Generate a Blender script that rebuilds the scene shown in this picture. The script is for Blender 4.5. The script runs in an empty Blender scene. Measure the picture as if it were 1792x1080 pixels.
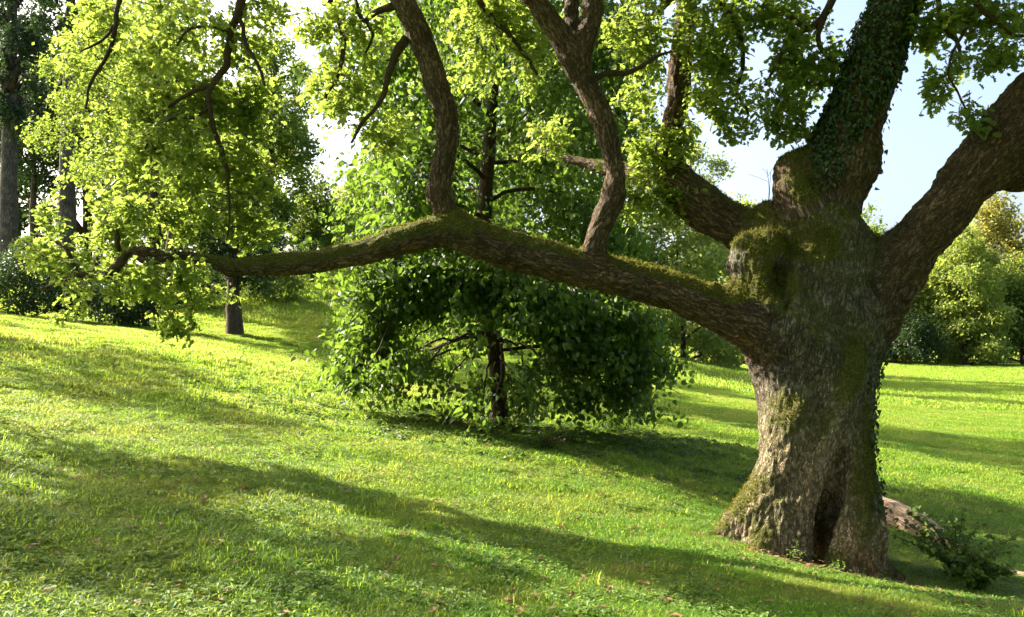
import bpy, math, time
import numpy as np
from mathutils import Vector, Matrix, Euler
T0 = time.time()
rng = np.random.default_rng(11)
scene = bpy.context.scene
COL = scene.collection
R = math.radians

# ------------------------------------------------------------------ camera
FPX = 1406.0                       # focal length in pixels of the 1792 wide photograph
EYE = 1.6
PITCH = math.atan(60.0 / FPX)
cam_data = bpy.data.cameras.new("camera")
cam_data.sensor_width = 36.0
cam_data.lens = 36.0 * FPX / 1792.0
cam_data.clip_start = 0.05
cam_data.clip_end = 3000.0
cam = bpy.data.objects.new("camera", cam_data)
COL.objects.link(cam)
cam.location = (0, 0, EYE)
cam.rotation_euler = (math.pi / 2 + PITCH, 0, 0)
scene.camera = cam

# ------------------------------------------------------------------ light
SUN_DIR = Vector((-0.88, 0.475, 0.0)).normalized()      # horizontal direction towards the sun
SUN_EL = R(37)
SUN_STRENGTH = 5.0
SKY_STRENGTH = 0.105
EXPOSURE = 2.08
world = bpy.data.worlds.new("World")
scene.world = world
world.use_nodes = True
wn = world.node_tree
for n in list(wn.nodes):
    wn.nodes.remove(n)
w_out = wn.nodes.new("ShaderNodeOutputWorld")
w_bg = wn.nodes.new("ShaderNodeBackground")
w_sky = wn.nodes.new("ShaderNodeTexSky")
w_sky.sky_type = 'NISHITA'
w_sky.sun_disc = False
w_sky.sun_elevation = SUN_EL
w_sky.sun_rotation = math.atan2(SUN_DIR.x, SUN_DIR.y)
w_sky.air_density = 1.0
w_sky.dust_density = 6.0
w_sky.ozone_density = 1.0
w_bg.inputs[1].default_value = SKY_STRENGTH
w_hs = wn.nodes.new("ShaderNodeHueSaturation")      # thin summer haze pales the whole sky
w_hs.inputs['Saturation'].default_value = 1.0
w_hs.inputs['Value'].default_value = 1.0
wn.links.new(w_sky.outputs[0], w_hs.inputs['Color'])
wn.links.new(w_hs.outputs[0], w_bg.inputs[0])
wn.links.new(w_bg.outputs[0], w_out.inputs[0])
sun_data = bpy.data.lights.new("sun", 'SUN')
sun_data.energy = SUN_STRENGTH
sun_data.angle = R(0.6)
sun_data.color = (1.0, 0.91, 0.71)
sun = bpy.data.objects.new("sun", sun_data)
COL.objects.link(sun)
sd = Vector((SUN_DIR.x * math.cos(SUN_EL), SUN_DIR.y * math.cos(SUN_EL), math.sin(SUN_EL)))
sun.rotation_euler = sd.to_track_quat('Z', 'Y').to_euler()
scene.view_settings.view_transform = 'Standard'
scene.view_settings.look = 'None'
scene.view_settings.gamma = 1.0
scene.view_settings.exposure = EXPOSURE
scene.view_settings.use_curve_mapping = False
scene.cycles.use_denoising = True
scene.cycles.max_bounces = 8
scene.cycles.diffuse_bounces = 4
scene.cycles.transmission_bounces = 6
scene.cycles.transparent_max_bounces = 4

# ------------------------------------------------------------------ small tools
_c, _s = math.cos(PITCH), math.sin(PITCH)
def P(u, v, d):
    """a point of the place: seen at (u, v) of the photograph, d metres in front of the camera"""
    a = (u - 896.0) / FPX
    b = (540.0 - v) / FPX
    y = _c - b * _s
    z = _s + b * _c
    return np.array([a * d / y, d, EYE + z * d / y])

def UV(p):
    """array (N,3) -> photograph pixels"""
    q = np.asarray(p, float) - np.array([0, 0, EYE])
    f = q[..., 1] * _c + q[..., 2] * _s
    up = -q[..., 1] * _s + q[..., 2] * _c
    f = np.maximum(f, 1e-3)
    return 896 + FPX * q[..., 0] / f, 540 - FPX * up / f

def _hash(ix, iy, iz, seed):
    h = (ix.astype(np.int64) * 374761393 + iy.astype(np.int64) * 668265263 + iz.astype(np.int64) * 2147483647 + seed * 1274126177)
    h = (h ^ (h >> 13)) * 1274126177
    h = h ^ (h >> 16)
    h = (h * 1103515245 + 12345)
    h = h ^ (h >> 15)
    return (h & 0xFFFFF).astype(np.float64) / 1048575.0

def vnoise(p, seed=0):
    """value noise in 0..1 on (N,3)"""
    p = np.asarray(p, float)
    i = np.floor(p).astype(np.int64)
    f = p - i
    f = f * f * (3 - 2 * f)
    out = 0
    for dx in (0, 1):
        for dy in (0, 1):
            for dz in (0, 1):
                w = (f[:, 0] if dx else 1 - f[:, 0]) * (f[:, 1] if dy else 1 - f[:, 1]) * (f[:, 2] if dz else 1 - f[:, 2])
                out = out + w * _hash(i[:, 0] + dx, i[:, 1] + dy, i[:, 2] + dz, seed)
    return out

def fbm(p, seed=0, octv=3):
    a, t, s = 1.0, 0, 0
    p = np.asarray(p, float)
    for k in range(octv):
        t = t + a * vnoise(p, seed + k * 17)
        s += a
        a *= 0.5
        p = p * 2.03 + 5.1
    return t / s

def worley(p, seed=0):
    """returns F1, F2 on (N,3)"""
    p = np.asarray(p, float)
    i = np.floor(p).astype(np.int64)
    f = p - i
    d1 = np.full(len(p), 9.0)
    d2 = np.full(len(p), 9.0)
    for dx in (-1, 0, 1):
        for dy in (-1, 0, 1):
            for dz in (-1, 0, 1):
                a, b, c = i[:, 0] + dx, i[:, 1] + dy, i[:, 2] + dz
                ox = dx + _hash(a, b, c, seed) - f[:, 0]
                oy = dy + _hash(a, b, c, seed + 7) - f[:, 1]
                oz = dz + _hash(a, b, c, seed + 13) - f[:, 2]
                d = np.sqrt(ox * ox + oy * oy + oz * oz)
                m = d < d1
                d2 = np.where(m, d1, np.minimum(d2, d))
                d1 = np.where(m, d, d1)
    return d1, d2

def unit(a):
    return a / np.maximum(np.linalg.norm(a, axis=-1, keepdims=True), 1e-9)

def mesh_from(name, verts, faces, smooth=True, attrs=None):
    """faces: (M,3) or (M,4) int array"""
    verts = np.asarray(verts, np.float32)
    faces = np.asarray(faces, np.int32)
    me = bpy.data.meshes.new(name)
    k = faces.shape[1]
    me.vertices.add(len(verts))
    me.vertices.foreach_set("co", verts.ravel())
    me.loops.add(faces.size)
    me.loops.foreach_set("vertex_index", faces.ravel())
    me.polygons.add(len(faces))
    me.polygons.foreach_set("loop_start", np.arange(0, faces.size, k, dtype=np.int32))
    me.polygons.foreach_set("use_smooth", np.full(len(faces), smooth, dtype=bool))
    me.update(calc_edges=True)
    for an, av in (attrs or {}).items():
        av = np.asarray(av, np.float32)
        if av.ndim == 1:
            at = me.attributes.new(an, 'FLOAT', 'POINT')
            at.data.foreach_set("value", av)
        else:
            at = me.attributes.new(an, 'FLOAT_VECTOR', 'POINT')
            at.data.foreach_set("vector", av.ravel())
    return me

def put(name, me, mat=None, parent=None, kind=None, label=None, cat=None, group=None):
    o = bpy.data.objects.new(name, me)
    COL.objects.link(o)
    if mat is not None and me is not None and len(me.materials) == 0:
        me.materials.append(mat)
    if parent is not None:
        o.parent = parent
        o.matrix_parent_inverse = Matrix.Translation(-Vector(parent.location))
    if kind:
        o["kind"] = kind
    if label:
        o["label"] = label
    if cat:
        o["category"] = cat
    if group:
        o["group"] = group
    return o

def thing(name, loc, label, cat, group=None):
    o = bpy.data.objects.new(name, None)
    o.empty_display_size = 0.3
    o.location = tuple(float(c) for c in loc)
    COL.objects.link(o)
    o["label"] = label
    o["category"] = cat
    if group:
        o["group"] = group
    return o

def catmull(pts, step):
    """pts (N,k): smooth curve through the points, about `step` apart in xyz"""
    pts = np.asarray(pts, float)
    if len(pts) == 2:
        n = max(2, int(np.linalg.norm(pts[1, :3] - pts[0, :3]) / step) + 1)
        t = np.linspace(0, 1, n)[:, None]
        return pts[0] * (1 - t) + pts[1] * t
    ext = np.vstack([2 * pts[0] - pts[1], pts, 2 * pts[-1] - pts[-2]])
    out = []
    for i in range(1, len(ext) - 2):
        p0, p1, p2, p3 = ext[i - 1:i + 3]
        n = max(1, int(np.linalg.norm(p2[:3] - p1[:3]) / step))
        for k in range(n):
            t = k / n
            out.append(0.5 * ((2 * p1) + (-p0 + p2) * t + (2 * p0 - 5 * p1 + 4 * p2 - p3) * t * t + (-p0 + 3 * p1 - 3 * p2 + p3) * t ** 3))
    out.append(ext[-2])
    return np.array(out)

def frames(pts):
    """parallel transport frames along (N,3)"""
    t = np.gradient(pts, axis=0)
    t = unit(t)
    n = np.zeros_like(t)
    a = np.array([0.0, 0.0, 1.0]) if abs(t[0, 2]) < 0.8 else np.array([1.0, 0, 0])
    v = np.cross(t[0], a)
    v /= np.linalg.norm(v)
    for i in range(len(t)):
        v = v - t[i] * np.dot(v, t[i])
        v /= max(np.linalg.norm(v), 1e-9)
        n[i] = v
    return t, n, np.cross(t, n)

def tube(pts, rad, sides=8, wob=0.0, seed=0, cap=True):
    """verts, quads, bark coordinates for a tapering tube"""
    pts = np.asarray(pts, float)
    rad = np.asarray(rad, float)
    t, n, b = frames(pts)
    s = np.concatenate([[0], np.cumsum(np.linalg.norm(np.diff(pts, axis=0), axis=1))])
    a = np.linspace(0, 2 * np.pi, sides, endpoint=False)
    off = np.cos(a)[None, :, None] * n[:, None, :] + np.sin(a)[None, :, None] * b[:, None, :]
    ring = pts[:, None, :] + off * rad[:, None, None]
    V = ring.reshape(-1, 3)
    if wob:
        k = fbm(V / (rad.mean() * 2.2) + seed * 7.7, seed, 2) - 0.5
        V = V + off.reshape(-1, 3) * (k * wob * np.repeat(rad, sides))[:, None]
    bc = np.concatenate([(np.cos(a)[None, :] * rad[:, None]).reshape(-1, 1), (np.sin(a)[None, :] * rad[:, None]).reshape(-1, 1), np.repeat(s, sides)[:, None]], axis=1)
    F = []
    i = np.arange(len(pts) - 1)[:, None] * sides
    j = np.arange(sides)[None, :]
    j2 = (j + 1) % sides
    F = np.stack([i + j, i + j2, i + sides + j2, i + sides + j], axis=-1).reshape(-1, 4)
    if cap:
        m = len(V)
        V = np.vstack([V, pts[0] - t[0] * rad[0] * 0.3, pts[-1] + t[-1] * rad[-1] * 0.7])
        bc = np.vstack([bc, [0, 0, 0], [0, 0, s[-1]]])
        j = np.arange(sides)
        jj = (j + 1) % sides
        c0 = np.stack([np.full(sides, m), jj, j, j * 0 + m], axis=-1)
        last = (len(pts) - 1) * sides
        c1 = np.stack([np.full(sides, m + 1), last + j, last + jj, j * 0 + m + 1], axis=-1)
        tri = np.vstack([c0, c1])[:, :3]
        return V, F, bc, tri
    return V, F, bc, np.zeros((0, 3), int)

def tubes_mesh(name, items, attrs=None):
    """items: list of (pts, radii, sides, wobble); everything as triangles in one mesh (one part)"""
    Vs, Fs, Bs, n = [], [], [], 0
    for k, (pts, rad, sides, wob) in enumerate(items):
        V, F, bc, tri = tube(pts, rad, sides, wob, k)
        Fs.append(np.vstack([F[:, [0, 1, 2]], F[:, [0, 2, 3]], tri]) + n)
        Vs.append(V)
        Bs.append(bc)
        n += len(V)
    V = np.vstack(Vs)
    a = {"bark": np.vstack(Bs)}
    for k, val in (attrs or {}).items():
        a[k] = np.full(len(V), val)
    return mesh_from(name, V, np.vstack(Fs), True, a)

# ------------------------------------------------------------------ materials
def newmat(name):
    m = bpy.data.materials.new(name)
    m.use_nodes = True
    for n in list(m.node_tree.nodes):
        m.node_tree.nodes.remove(n)
    nt = m.node_tree
    def N(t, **kw):
        n = nt.nodes.new(t)
        for k, v in kw.items():
            setattr(n, k, v)
        return n
    def L(a, b):
        nt.links.new(a, b)
    return m, N, L

def ramp(N, stops, interp='LINEAR'):
    r = N("ShaderNodeValToRGB")
    cr = r.color_ramp
    cr.interpolation = interp
    while len(cr.elements) < len(stops):
        cr.elements.new(0.5)
    for e, (p, c) in zip(cr.elements, stops):
        e.position = p
        e.color = (*c, 1.0) if len(c) == 3 else c
    return r

def mixc(N, L, fac, a, b, mode='MIX'):
    m = N("ShaderNodeMix", data_type='RGBA', blend_type=mode)
    m.clamp_factor = True
    m.clamp_result = False
    for s, v in ((0, fac), (6, a), (7, b)):
        if hasattr(v, 'links') or hasattr(v, 'is_linked'):
            L(v, m.inputs[s])
        elif isinstance(v, (int, float)):
            m.inputs[s].default_value = v
        else:
            m.inputs[s].default_value = (*v, 1.0)
    return m.outputs[2]

def leaf_mat(name, dark, light, trans, tfac=0.5, rough=0.45, spec=0.35, inst=False, patch=None):
    """thin leaf: reflects with one colour, lets light through with a yellower one"""
    m, N, L = newmat(name)
    at = N("ShaderNodeAttribute", attribute_name="tint")
    col = ramp(N, [(0.0, dark), (1.0, light)])
    L(at.outputs['Fac'], col.inputs[0])
    c = col.outputs[0]
    tcol = mixc(N, L, at.outputs['Fac'], tuple(x * 0.6 for x in trans), tuple(min(1, x * 1.28) for x in trans))
    if patch:
        geo = N("ShaderNodeNewGeometry")
        ns = N("ShaderNodeTexNoise")
        ns.inputs['Scale'].default_value = patch[0]
        ns.inputs['Detail'].default_value = 3
        L(geo.outputs['Position'], ns.inputs['Vector'])
        rp = ramp(N, [(0.42, (0, 0, 0)), (0.62, (1, 1, 1))])
        L(ns.outputs[0], rp.inputs[0])
        c = mixc(N, L, rp.outputs[0], c, patch[1])
        tcol = mixc(N, L, rp.outputs[0], tcol, patch[2])
        if inst:
            ai = N("ShaderNodeAttribute", attribute_name="itint", attribute_type='INSTANCER')
            r2 = ramp(N, [(0.68, (0, 0, 0)), (1.0, (0.8, 0.8, 0.8))])
            L(ai.outputs['Fac'], r2.inputs[0])
            c = mixc(N, L, r2.outputs[0], c, (0.24, 0.27, 0.06))
            tcol = mixc(N, L, r2.outputs[0], tcol, (0.5, 0.53, 0.09))
    pb = N("ShaderNodeBsdfPrincipled")
    L(c, pb.inputs['Base Color'])
    pb.inputs['Roughness'].default_value = rough
    pb.inputs['Specular IOR Level'].default_value = spec
    tr = N("ShaderNodeBsdfTranslucent")
    L(tcol, tr.inputs['Color'])
    mx = N("ShaderNodeMixShader")
    mx.inputs[0].default_value = tfac
    L(pb.outputs[0], mx.inputs[1])
    L(tr.outputs[0], mx.inputs[2])
    o = N("ShaderNodeOutputMaterial")
    L(mx.outputs[0], o.inputs[0])
    return m

def bark_mat(name, crack, mid, ridge, scale=22.0, stretch=0.22, bump=0.03, moss=True, lichen=0.5):
    m, N, L = newmat(name)
    at = N("ShaderNodeAttribute", attribute_name="bark")
    mp = N("ShaderNodeMapping")
    mp.inputs['Scale'].default_value = (1, 1, stretch)
    L(at.outputs['Vector'], mp.inputs['Vector'])
    # warp
    nw = N("ShaderNodeTexNoise")
    nw.inputs['Scale'].default_value = scale * 0.22
    nw.inputs['Detail'].default_value = 3
    L(mp.outputs[0], nw.inputs['Vector'])
    add = N("ShaderNodeVectorMath", operation='MULTIPLY_ADD')
    L(nw.outputs['Color'], add.inputs[0])
    add.inputs[1].default_value = (0.06, 0.06, 0.06)
    L(mp.outputs[0], add.inputs[2])
    def cracks(sc_, gain, base):
        """0 along wandering furrows, 1 on the plates between them"""
        n_ = N("ShaderNodeTexNoise")
        n_.inputs['Scale'].default_value = sc_
        n_.inputs['Detail'].default_value = 2.5
        n_.inputs['Roughness'].default_value = 0.55
        n_.inputs['Distortion'].default_value = 0.5
        L(add.outputs[0], n_.inputs['Vector'])
        a_ = N("ShaderNodeMath", operation='SUBTRACT'); L(n_.outputs[0], a_.inputs[0]); a_.inputs[1].default_value = 0.5
        b_ = N("ShaderNodeMath", operation='ABSOLUTE'); L(a_.outputs[0], b_.inputs[0])
        c_ = N("ShaderNodeMath", operation='MULTIPLY_ADD', use_clamp=True); L(b_.outputs[0], c_.inputs[0]); c_.inputs[1].default_value = gain; c_.inputs[2].default_value = base
        return c_.outputs[0]
    k1 = cracks(scale, 9.0, 0.0); k2 = cracks(scale * 2.3, 9.0, 0.25)
    er = N("ShaderNodeMath", operation='MULTIPLY'); L(k1, er.inputs[0]); L(k2, er.inputs[1])
    v2 = N("ShaderNodeTexNoise")
    v2.inputs['Scale'].default_value = scale * 2.2
    v2.inputs['Detail'].default_value = 7
    v2.inputs['Roughness'].default_value = 0.7
    mp2 = N("ShaderNodeMapping"); mp2.inputs['Scale'].default_value = (1, 1, 0.5)
    L(at.outputs['Vector'], mp2.inputs['Vector']); L(mp2.outputs[0], v2.inputs['Vector'])
    h = N("ShaderNodeMath", operation='MULTIPLY_ADD')
    L(v2.outputs[0], h.inputs[0])
    h.inputs[1].default_value = 1.1
    L(er.outputs[0], h.inputs[2])
    hr = N("ShaderNodeMath", operation='MULTIPLY')
    L(h.outputs[0], hr.inputs[0])
    hr.inputs[1].default_value = 0.62
    cr = ramp(N, [(0.22, crack), (0.58, mid), (1.0, ridge)])
    L(hr.outputs[0], cr.inputs[0])
    col = cr.outputs[0]
    # broad tone drift
    geo = N("ShaderNodeNewGeometry")
    nb = N("ShaderNodeTexNoise")
    nb.inputs['Scale'].default_value = 2.3
    nb.inputs['Detail'].default_value = 4
    L(geo.outputs['Position'], nb.inputs['Vector'])
    rb = ramp(N, [(0.3, (0.62, 0.58, 0.55)), (0.7, (1.35, 1.3, 1.25))])
    L(nb.outputs[0], rb.inputs[0])
    col = mixc(N, L, 1.0, col, rb.outputs[0], 'MULTIPLY')
    if lichen:
        al = N("ShaderNodeAttribute", attribute_name="grey")
        lm = N("ShaderNodeMath", operation='SUBTRACT', use_clamp=True); lm.inputs[0].default_value = 1.0; L(al.outputs['Fac'], lm.inputs[1])
        col = mixc(N, L, lm.outputs[0], col, (0.72, 0.60, 0.52), 'MULTIPLY')
        nl = N("ShaderNodeTexNoise")
        nl.inputs['Scale'].default_value = 9
        nl.inputs['Detail'].default_value = 7
        nl.inputs['Roughness'].default_value = 0.7
        L(geo.outputs['Position'], nl.inputs['Vector'])
        rl = ramp(N, [(0.54, (0, 0, 0)), (0.66, (lichen,) * 3)])
        L(nl.outputs[0], rl.inputs[0])
        ag = N("ShaderNodeAttribute", attribute_name="grey")
        gm = N("ShaderNodeMath", operation='MULTIPLY')
        L(rl.outputs[0], gm.inputs[0])
        L(ag.outputs['Fac'], gm.inputs[1])
        gt = N("ShaderNodeMath", operation='MULTIPLY'); L(ag.outputs['Fac'], gt.inputs[0]); gt.inputs[1].default_value = 0.7
        bw = N("ShaderNodeRGBToBW"); L(col, bw.inputs[0])
        gr = N("ShaderNodeCombineColor"); 
        for q_, f_ in ((0, 1.10), (1, 1.08), (2, 0.92)):
            mm = N("ShaderNodeMath", operation='MULTIPLY'); L(bw.outputs[0], mm.inputs[0]); mm.inputs[1].default_value = f_; L(mm.outputs[0], gr.inputs[q_])
        col = mixc(N, L, gt.outputs[0], col, gr.outputs[0])
        col = mixc(N, L, gm.outputs[0], col, (0.27, 0.28, 0.21))
        ap = N("ShaderNodeAttribute", attribute_name="pale")
        col = mixc(N, L, ap.outputs['Fac'], col, (2.1, 1.85, 1.55), 'MULTIPLY')
        # paler towards the ground: sunlit tone of the root leg put into the colour
    mossfac = None
    if moss:
        am = N("ShaderNodeAttribute", attribute_name="moss")
        nm = N("ShaderNodeTexNoise")
        nm.inputs['Scale'].default_value = 14
        nm.inputs['Detail'].default_value = 6
        nm.inputs['Roughness'].default_value = 0.7
        L(geo.outputs['Position'], nm.inputs['Vector'])
        sm = N("ShaderNodeMath", operation='MULTIPLY_ADD')
        L(nm.outputs[0], sm.inputs[0])
        sm.inputs[1].default_value = 1.3
        sb = N("ShaderNodeMath", operation='SUBTRACT')
        L(am.outputs['Fac'], sb.inputs[0])
        sb.inputs[1].default_value = 0.95
        L(sb.outputs[0], sm.inputs[2])
        rm = ramp(N, [(0.10, (0, 0, 0)), (0.42, (1, 1, 1))])
        L(sm.outputs[0], rm.inputs[0])
        n3 = N("ShaderNodeTexNoise")
        n3.inputs['Scale'].default_value = 60
        n3.inputs['Detail'].default_value = 4
        L(geo.outputs['Position'], n3.inputs['Vector'])
        mc = ramp(N, [(0.3, (0.035, 0.045, 0.008)), (0.6, (0.11, 0.115, 0.016)), (0.8, (0.27, 0.225, 0.035))])
        L(n3.outputs[0], mc.inputs[0])
        col = mixc(N, L, rm.outputs[0], col, mc.outputs[0])
        mossfac = rm.outputs[0]
    bp = N("ShaderNodeBump")
    bp.inputs['Distance'].default_value = bump
    bp.inputs['Strength'].default_value = 0.9
    L(h.outputs[0], bp.inputs['Height'])
    bp2 = N("ShaderNodeBump")
    bp2.inputs['Distance'].default_value = 0.006
    bp2.inputs['Strength'].default_value = 0.8
    nf = N("ShaderNodeTexNoise")
    nf.inputs['Scale'].default_value = 120
    nf.inputs['Detail'].default_value = 3
    L(geo.outputs['Position'], nf.inputs['Vector'])
    L(nf.outputs[0], bp2.inputs['Height'])
    L(bp.outputs[0], bp2.inputs['Normal'])
    pb = N("ShaderNodeBsdfPrincipled")
    L(col, pb.inputs['Base Color'])
    pb.inputs['Roughness'].default_value = 0.85
    pb.inputs['Specular IOR Level'].default_value = 0.25
    L(bp2.outputs[0], pb.inputs['Normal'])
    o = N("ShaderNodeOutputMaterial")
    L(pb.outputs[0], o.inputs[0])
    return m

M = {}
M['oak_bark'] = bark_mat("oak_bark", (0.021, 0.014, 0.009), (0.125, 0.085, 0.056), (0.33, 0.25, 0.175), 21, 0.34, 0.032, True, 0.75)
M['twig_bark'] = bark_mat("twig_bark", (0.02, 0.013, 0.009), (0.06, 0.04, 0.026), (0.11, 0.08, 0.055), 60, 0.3, 0.004, False, 0)
M['linden_bark'] = bark_mat("linden_bark", (0.02, 0.013, 0.009), (0.07, 0.045, 0.03), (0.13, 0.095, 0.07), 24, 0.2, 0.015, False, 0)
M['pine_bark'] = bark_mat("pine_bark", (0.035, 0.028, 0.026), (0.10, 0.082, 0.075), (0.2, 0.17, 0.155), 9, 0.3, 0.03, False, 0)
M['far_bark'] = bark_mat("far_bark", (0.03, 0.02, 0.015), (0.09, 0.06, 0.045), (0.16, 0.12, 0.09), 12, 0.25, 0.02, False, 0)
M['pale_wood'] = bark_mat("pale_wood", (0.12, 0.08, 0.055), (0.36, 0.26, 0.19), (0.55, 0.43, 0.33), 14, 0.15, 0.012, False, 0)
M['dry_twig'] = bark_mat("dry_twig", (0.14, 0.1, 0.07), (0.3, 0.22, 0.15), (0.45, 0.36, 0.27), 60, 0.2, 0.003, False, 0)

M['oak_leaf'] = leaf_mat("oak_leaf", (0.03, 0.07, 0.018), (0.13, 0.175, 0.04), (0.38, 0.50, 0.075), 0.54, 0.5, 0.3)
M['linden_leaf'] = leaf_mat("linden_leaf", (0.024, 0.060, 0.013), (0.07, 0.12, 0.022), (0.21, 0.35, 0.035), 0.44, 0.5, 0.35)
M['ivy_leaf'] = leaf_mat("ivy_leaf", (0.012, 0.03, 0.008), (0.035, 0.07, 0.014), (0.06, 0.12, 0.02), 0.15, 0.35, 0.5)
M['dark_leaf'] = leaf_mat("dark_leaf", (0.014, 0.032, 0.012), (0.04, 0.07, 0.018), (0.08, 0.15, 0.03), 0.3, 0.5, 0.3)
M['pine_leaf'] = leaf_mat("pine_leaf", (0.015, 0.03, 0.016), (0.045, 0.07, 0.03), (0.06, 0.11, 0.03), 0.25, 0.6, 0.3)
M['mid_leaf'] = leaf_mat("mid_leaf", (0.04, 0.08, 0.016), (0.11, 0.165, 0.032), (0.32, 0.43, 0.06), 0.48, 0.5, 0.3)
M['bright_leaf'] = leaf_mat("bright_leaf", (0.08, 0.125, 0.025), (0.19, 0.245, 0.05), (0.46, 0.54, 0.10), 0.5, 0.5, 0.3)
M['gold_leaf'] = leaf_mat("gold_leaf", (0.11, 0.115, 0.025), (0.23, 0.21, 0.05), (0.48, 0.46, 0.09), 0.45, 0.5, 0.3)
M['brown_leaf'] = leaf_mat("brown_leaf", (0.10, 0.05, 0.028), (0.30, 0.18, 0.09), (0.3, 0.16, 0.06), 0.2, 0.6, 0.3)
M['grass'] = leaf_mat("grass_blade", (0.034, 0.115, 0.010), (0.105, 0.225, 0.024), (0.42, 0.60, 0.045), 0.5, 0.5, 0.3, True,
                      (0.9, (0.14, 0.22, 0.035), (0.52, 0.60, 0.08)))
M['clover'] = leaf_mat("clover_leaf", (0.04, 0.10, 0.02), (0.15, 0.23, 0.06), (0.30, 0.44, 0.06), 0.35, 0.6, 0.2)
M['moss_tuft'] = leaf_mat("moss_tuft", (0.05, 0.055, 0.008), (0.17, 0.16, 0.022), (0.3, 0.28, 0.035), 0.35, 0.8, 0.1)

def ground_mat():
    m, N, L = newmat("turf_soil")
    geo = N("ShaderNodeNewGeometry")
    n1 = N("ShaderNodeTexNoise"); n1.inputs['Scale'].default_value = 0.45; n1.inputs['Detail'].default_value = 5
    n2 = N("ShaderNodeTexNoise"); n2.inputs['Scale'].default_value = 14; n2.inputs['Detail'].default_value = 8; n2.inputs['Roughness'].default_value = 0.7
    n3 = N("ShaderNodeTexNoise"); n3.inputs['Scale'].default_value = 2.2; n3.inputs['Detail'].default_value = 6; n3.inputs['Roughness'].default_value = 0.65
    for n in (n1, n2, n3):
        L(geo.outputs['Position'], n.inputs['Vector'])
    g = ramp(N, [(0.3, (0.045, 0.09, 0.010)), (0.55, (0.10, 0.17, 0.018)), (0.75, (0.15, 0.2, 0.03))])
    L(n2.outputs[0], g.inputs[0])
    y = ramp(N, [(0.4, (0.0, 0, 0)), (0.65, (1, 1, 1))])
    L(n1.outputs[0], y.inputs[0])
    c = mixc(N, L, y.outputs[0], g.outputs[0], (0.15, 0.19, 0.03))
    s = ramp(N, [(0.63, (0, 0, 0)), (0.72, (0.7,) * 3)])
    L(n3.outputs[0], s.inputs[0])
    c = mixc(N, L, s.outputs[0], c, (0.16, 0.10, 0.055))
    at = N("ShaderNodeAttribute", attribute_name="soil")
    rs = ramp(N, [(0.3, (0, 0, 0)), (0.6, (1, 1, 1))])
    ad = N("ShaderNodeMath", operation='MULTIPLY_ADD')
    L(n2.outputs[0], ad.inputs[0]); ad.inputs[1].default_value = 0.5
    sb = N("ShaderNodeMath", operation='SUBTRACT'); L(at.outputs['Fac'], sb.inputs[0]); sb.inputs[1].default_value = 0.25
    L(sb.outputs[0], ad.inputs[2])
    L(ad.outputs[0], rs.inputs[0])
    c = mixc(N, L, rs.outputs[0], c, (0.17, 0.085, 0.05))
    bp = N("ShaderNodeBump"); bp.inputs['Distance'].default_value = 0.05; bp.inputs['Strength'].default_value = 0.8
    L(n2.outputs[0], bp.inputs['Height'])
    pb = N("ShaderNodeBsdfPrincipled"); pb.inputs['Roughness'].default_value = 0.95; pb.inputs['Specular IOR Level'].default_value = 0.1
    L(c, pb.inputs['Base Color']); L(bp.outputs[0], pb.inputs['Normal'])
    o = N("ShaderNodeOutputMaterial"); L(pb.outputs[0], o.inputs[0])
    return m
M['ground'] = ground_mat()

# ------------------------------------------------------------------ ground: a smooth sheet through surveyed heights (relative to the eye)
CTRL = np.array([
    (0, 0, -1.6), (-3, 4, -1.28), (0, 4.7, -1.6), (4, 6.5, -2.15), (2.85, 8.8, -2.22), (3.7, 8.4, -2.47), (7, 9, -2.7), (6, 7, -2.45),
    (0, 16, -1.68), (-3.6, 17, -1.12), (4, 24, -1.96), (14.8, 27.6, -2.76), (6.9, 12.9, -2.75), (13, 60, -1.35), (8, 35, -1.9),
    (-8.3, 18, 0.0), (-12.7, 20, 0.5), (-5, 8, -1.0), (-4, 6, -1.12), (-5.7, 18, -0.55), (-5.1, 12, -0.87), (-2, 9.5, -1.36),
    (-10.4, 30, 0.28), (-11.6, 55, 4.6), (-12.7, 45, 3.1), (-7.4, 35, 0.72), (-3.6, 35, -0.02), (0.1, 32, -0.95), (5.8, 40, -1.2),
    (-16, 45, 2.2), (-25, 40, 2.6), (-60, 80, 9.5), (0, 80, 2.6), (30, 80, -2.2), (60, 92, -2.65), (28, 60, -2.7), (60, 60, -2.7),
    (100, 150, -2.8), (-100, 150, 13), (0, 150, 3.5), (0, -12, -1.5), (-15, 0, 0.1), (-30, 10, 2.0), (15, 0, -2.9), (30, 12, -2.9),
    (30, -20, -3), (-30, -20, 0.2), (110, 90, -2.7), (-19, 25, 1.2), (3, 14, -1.95), (1, 10.5, -1.8), (22, 20, -2.8), (2.0, 6.0, -1.85)])
def _tps(P_, lam=0.002):
    x = P_[:, :2]; n = len(x)
    d2 = ((x[:, None] - x[None]) ** 2).sum(-1)
    K = 0.5 * d2 * np.log(d2 + 1e-9) + lam * np.eye(n) * 100
    Q = np.hstack([np.ones((n, 1)), x])
    A = np.block([[K, Q], [Q.T, np.zeros((3, 3))]])
    return np.linalg.solve(A, np.concatenate([P_[:, 2], np.zeros(3)]))
_W = _tps(CTRL)
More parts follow.
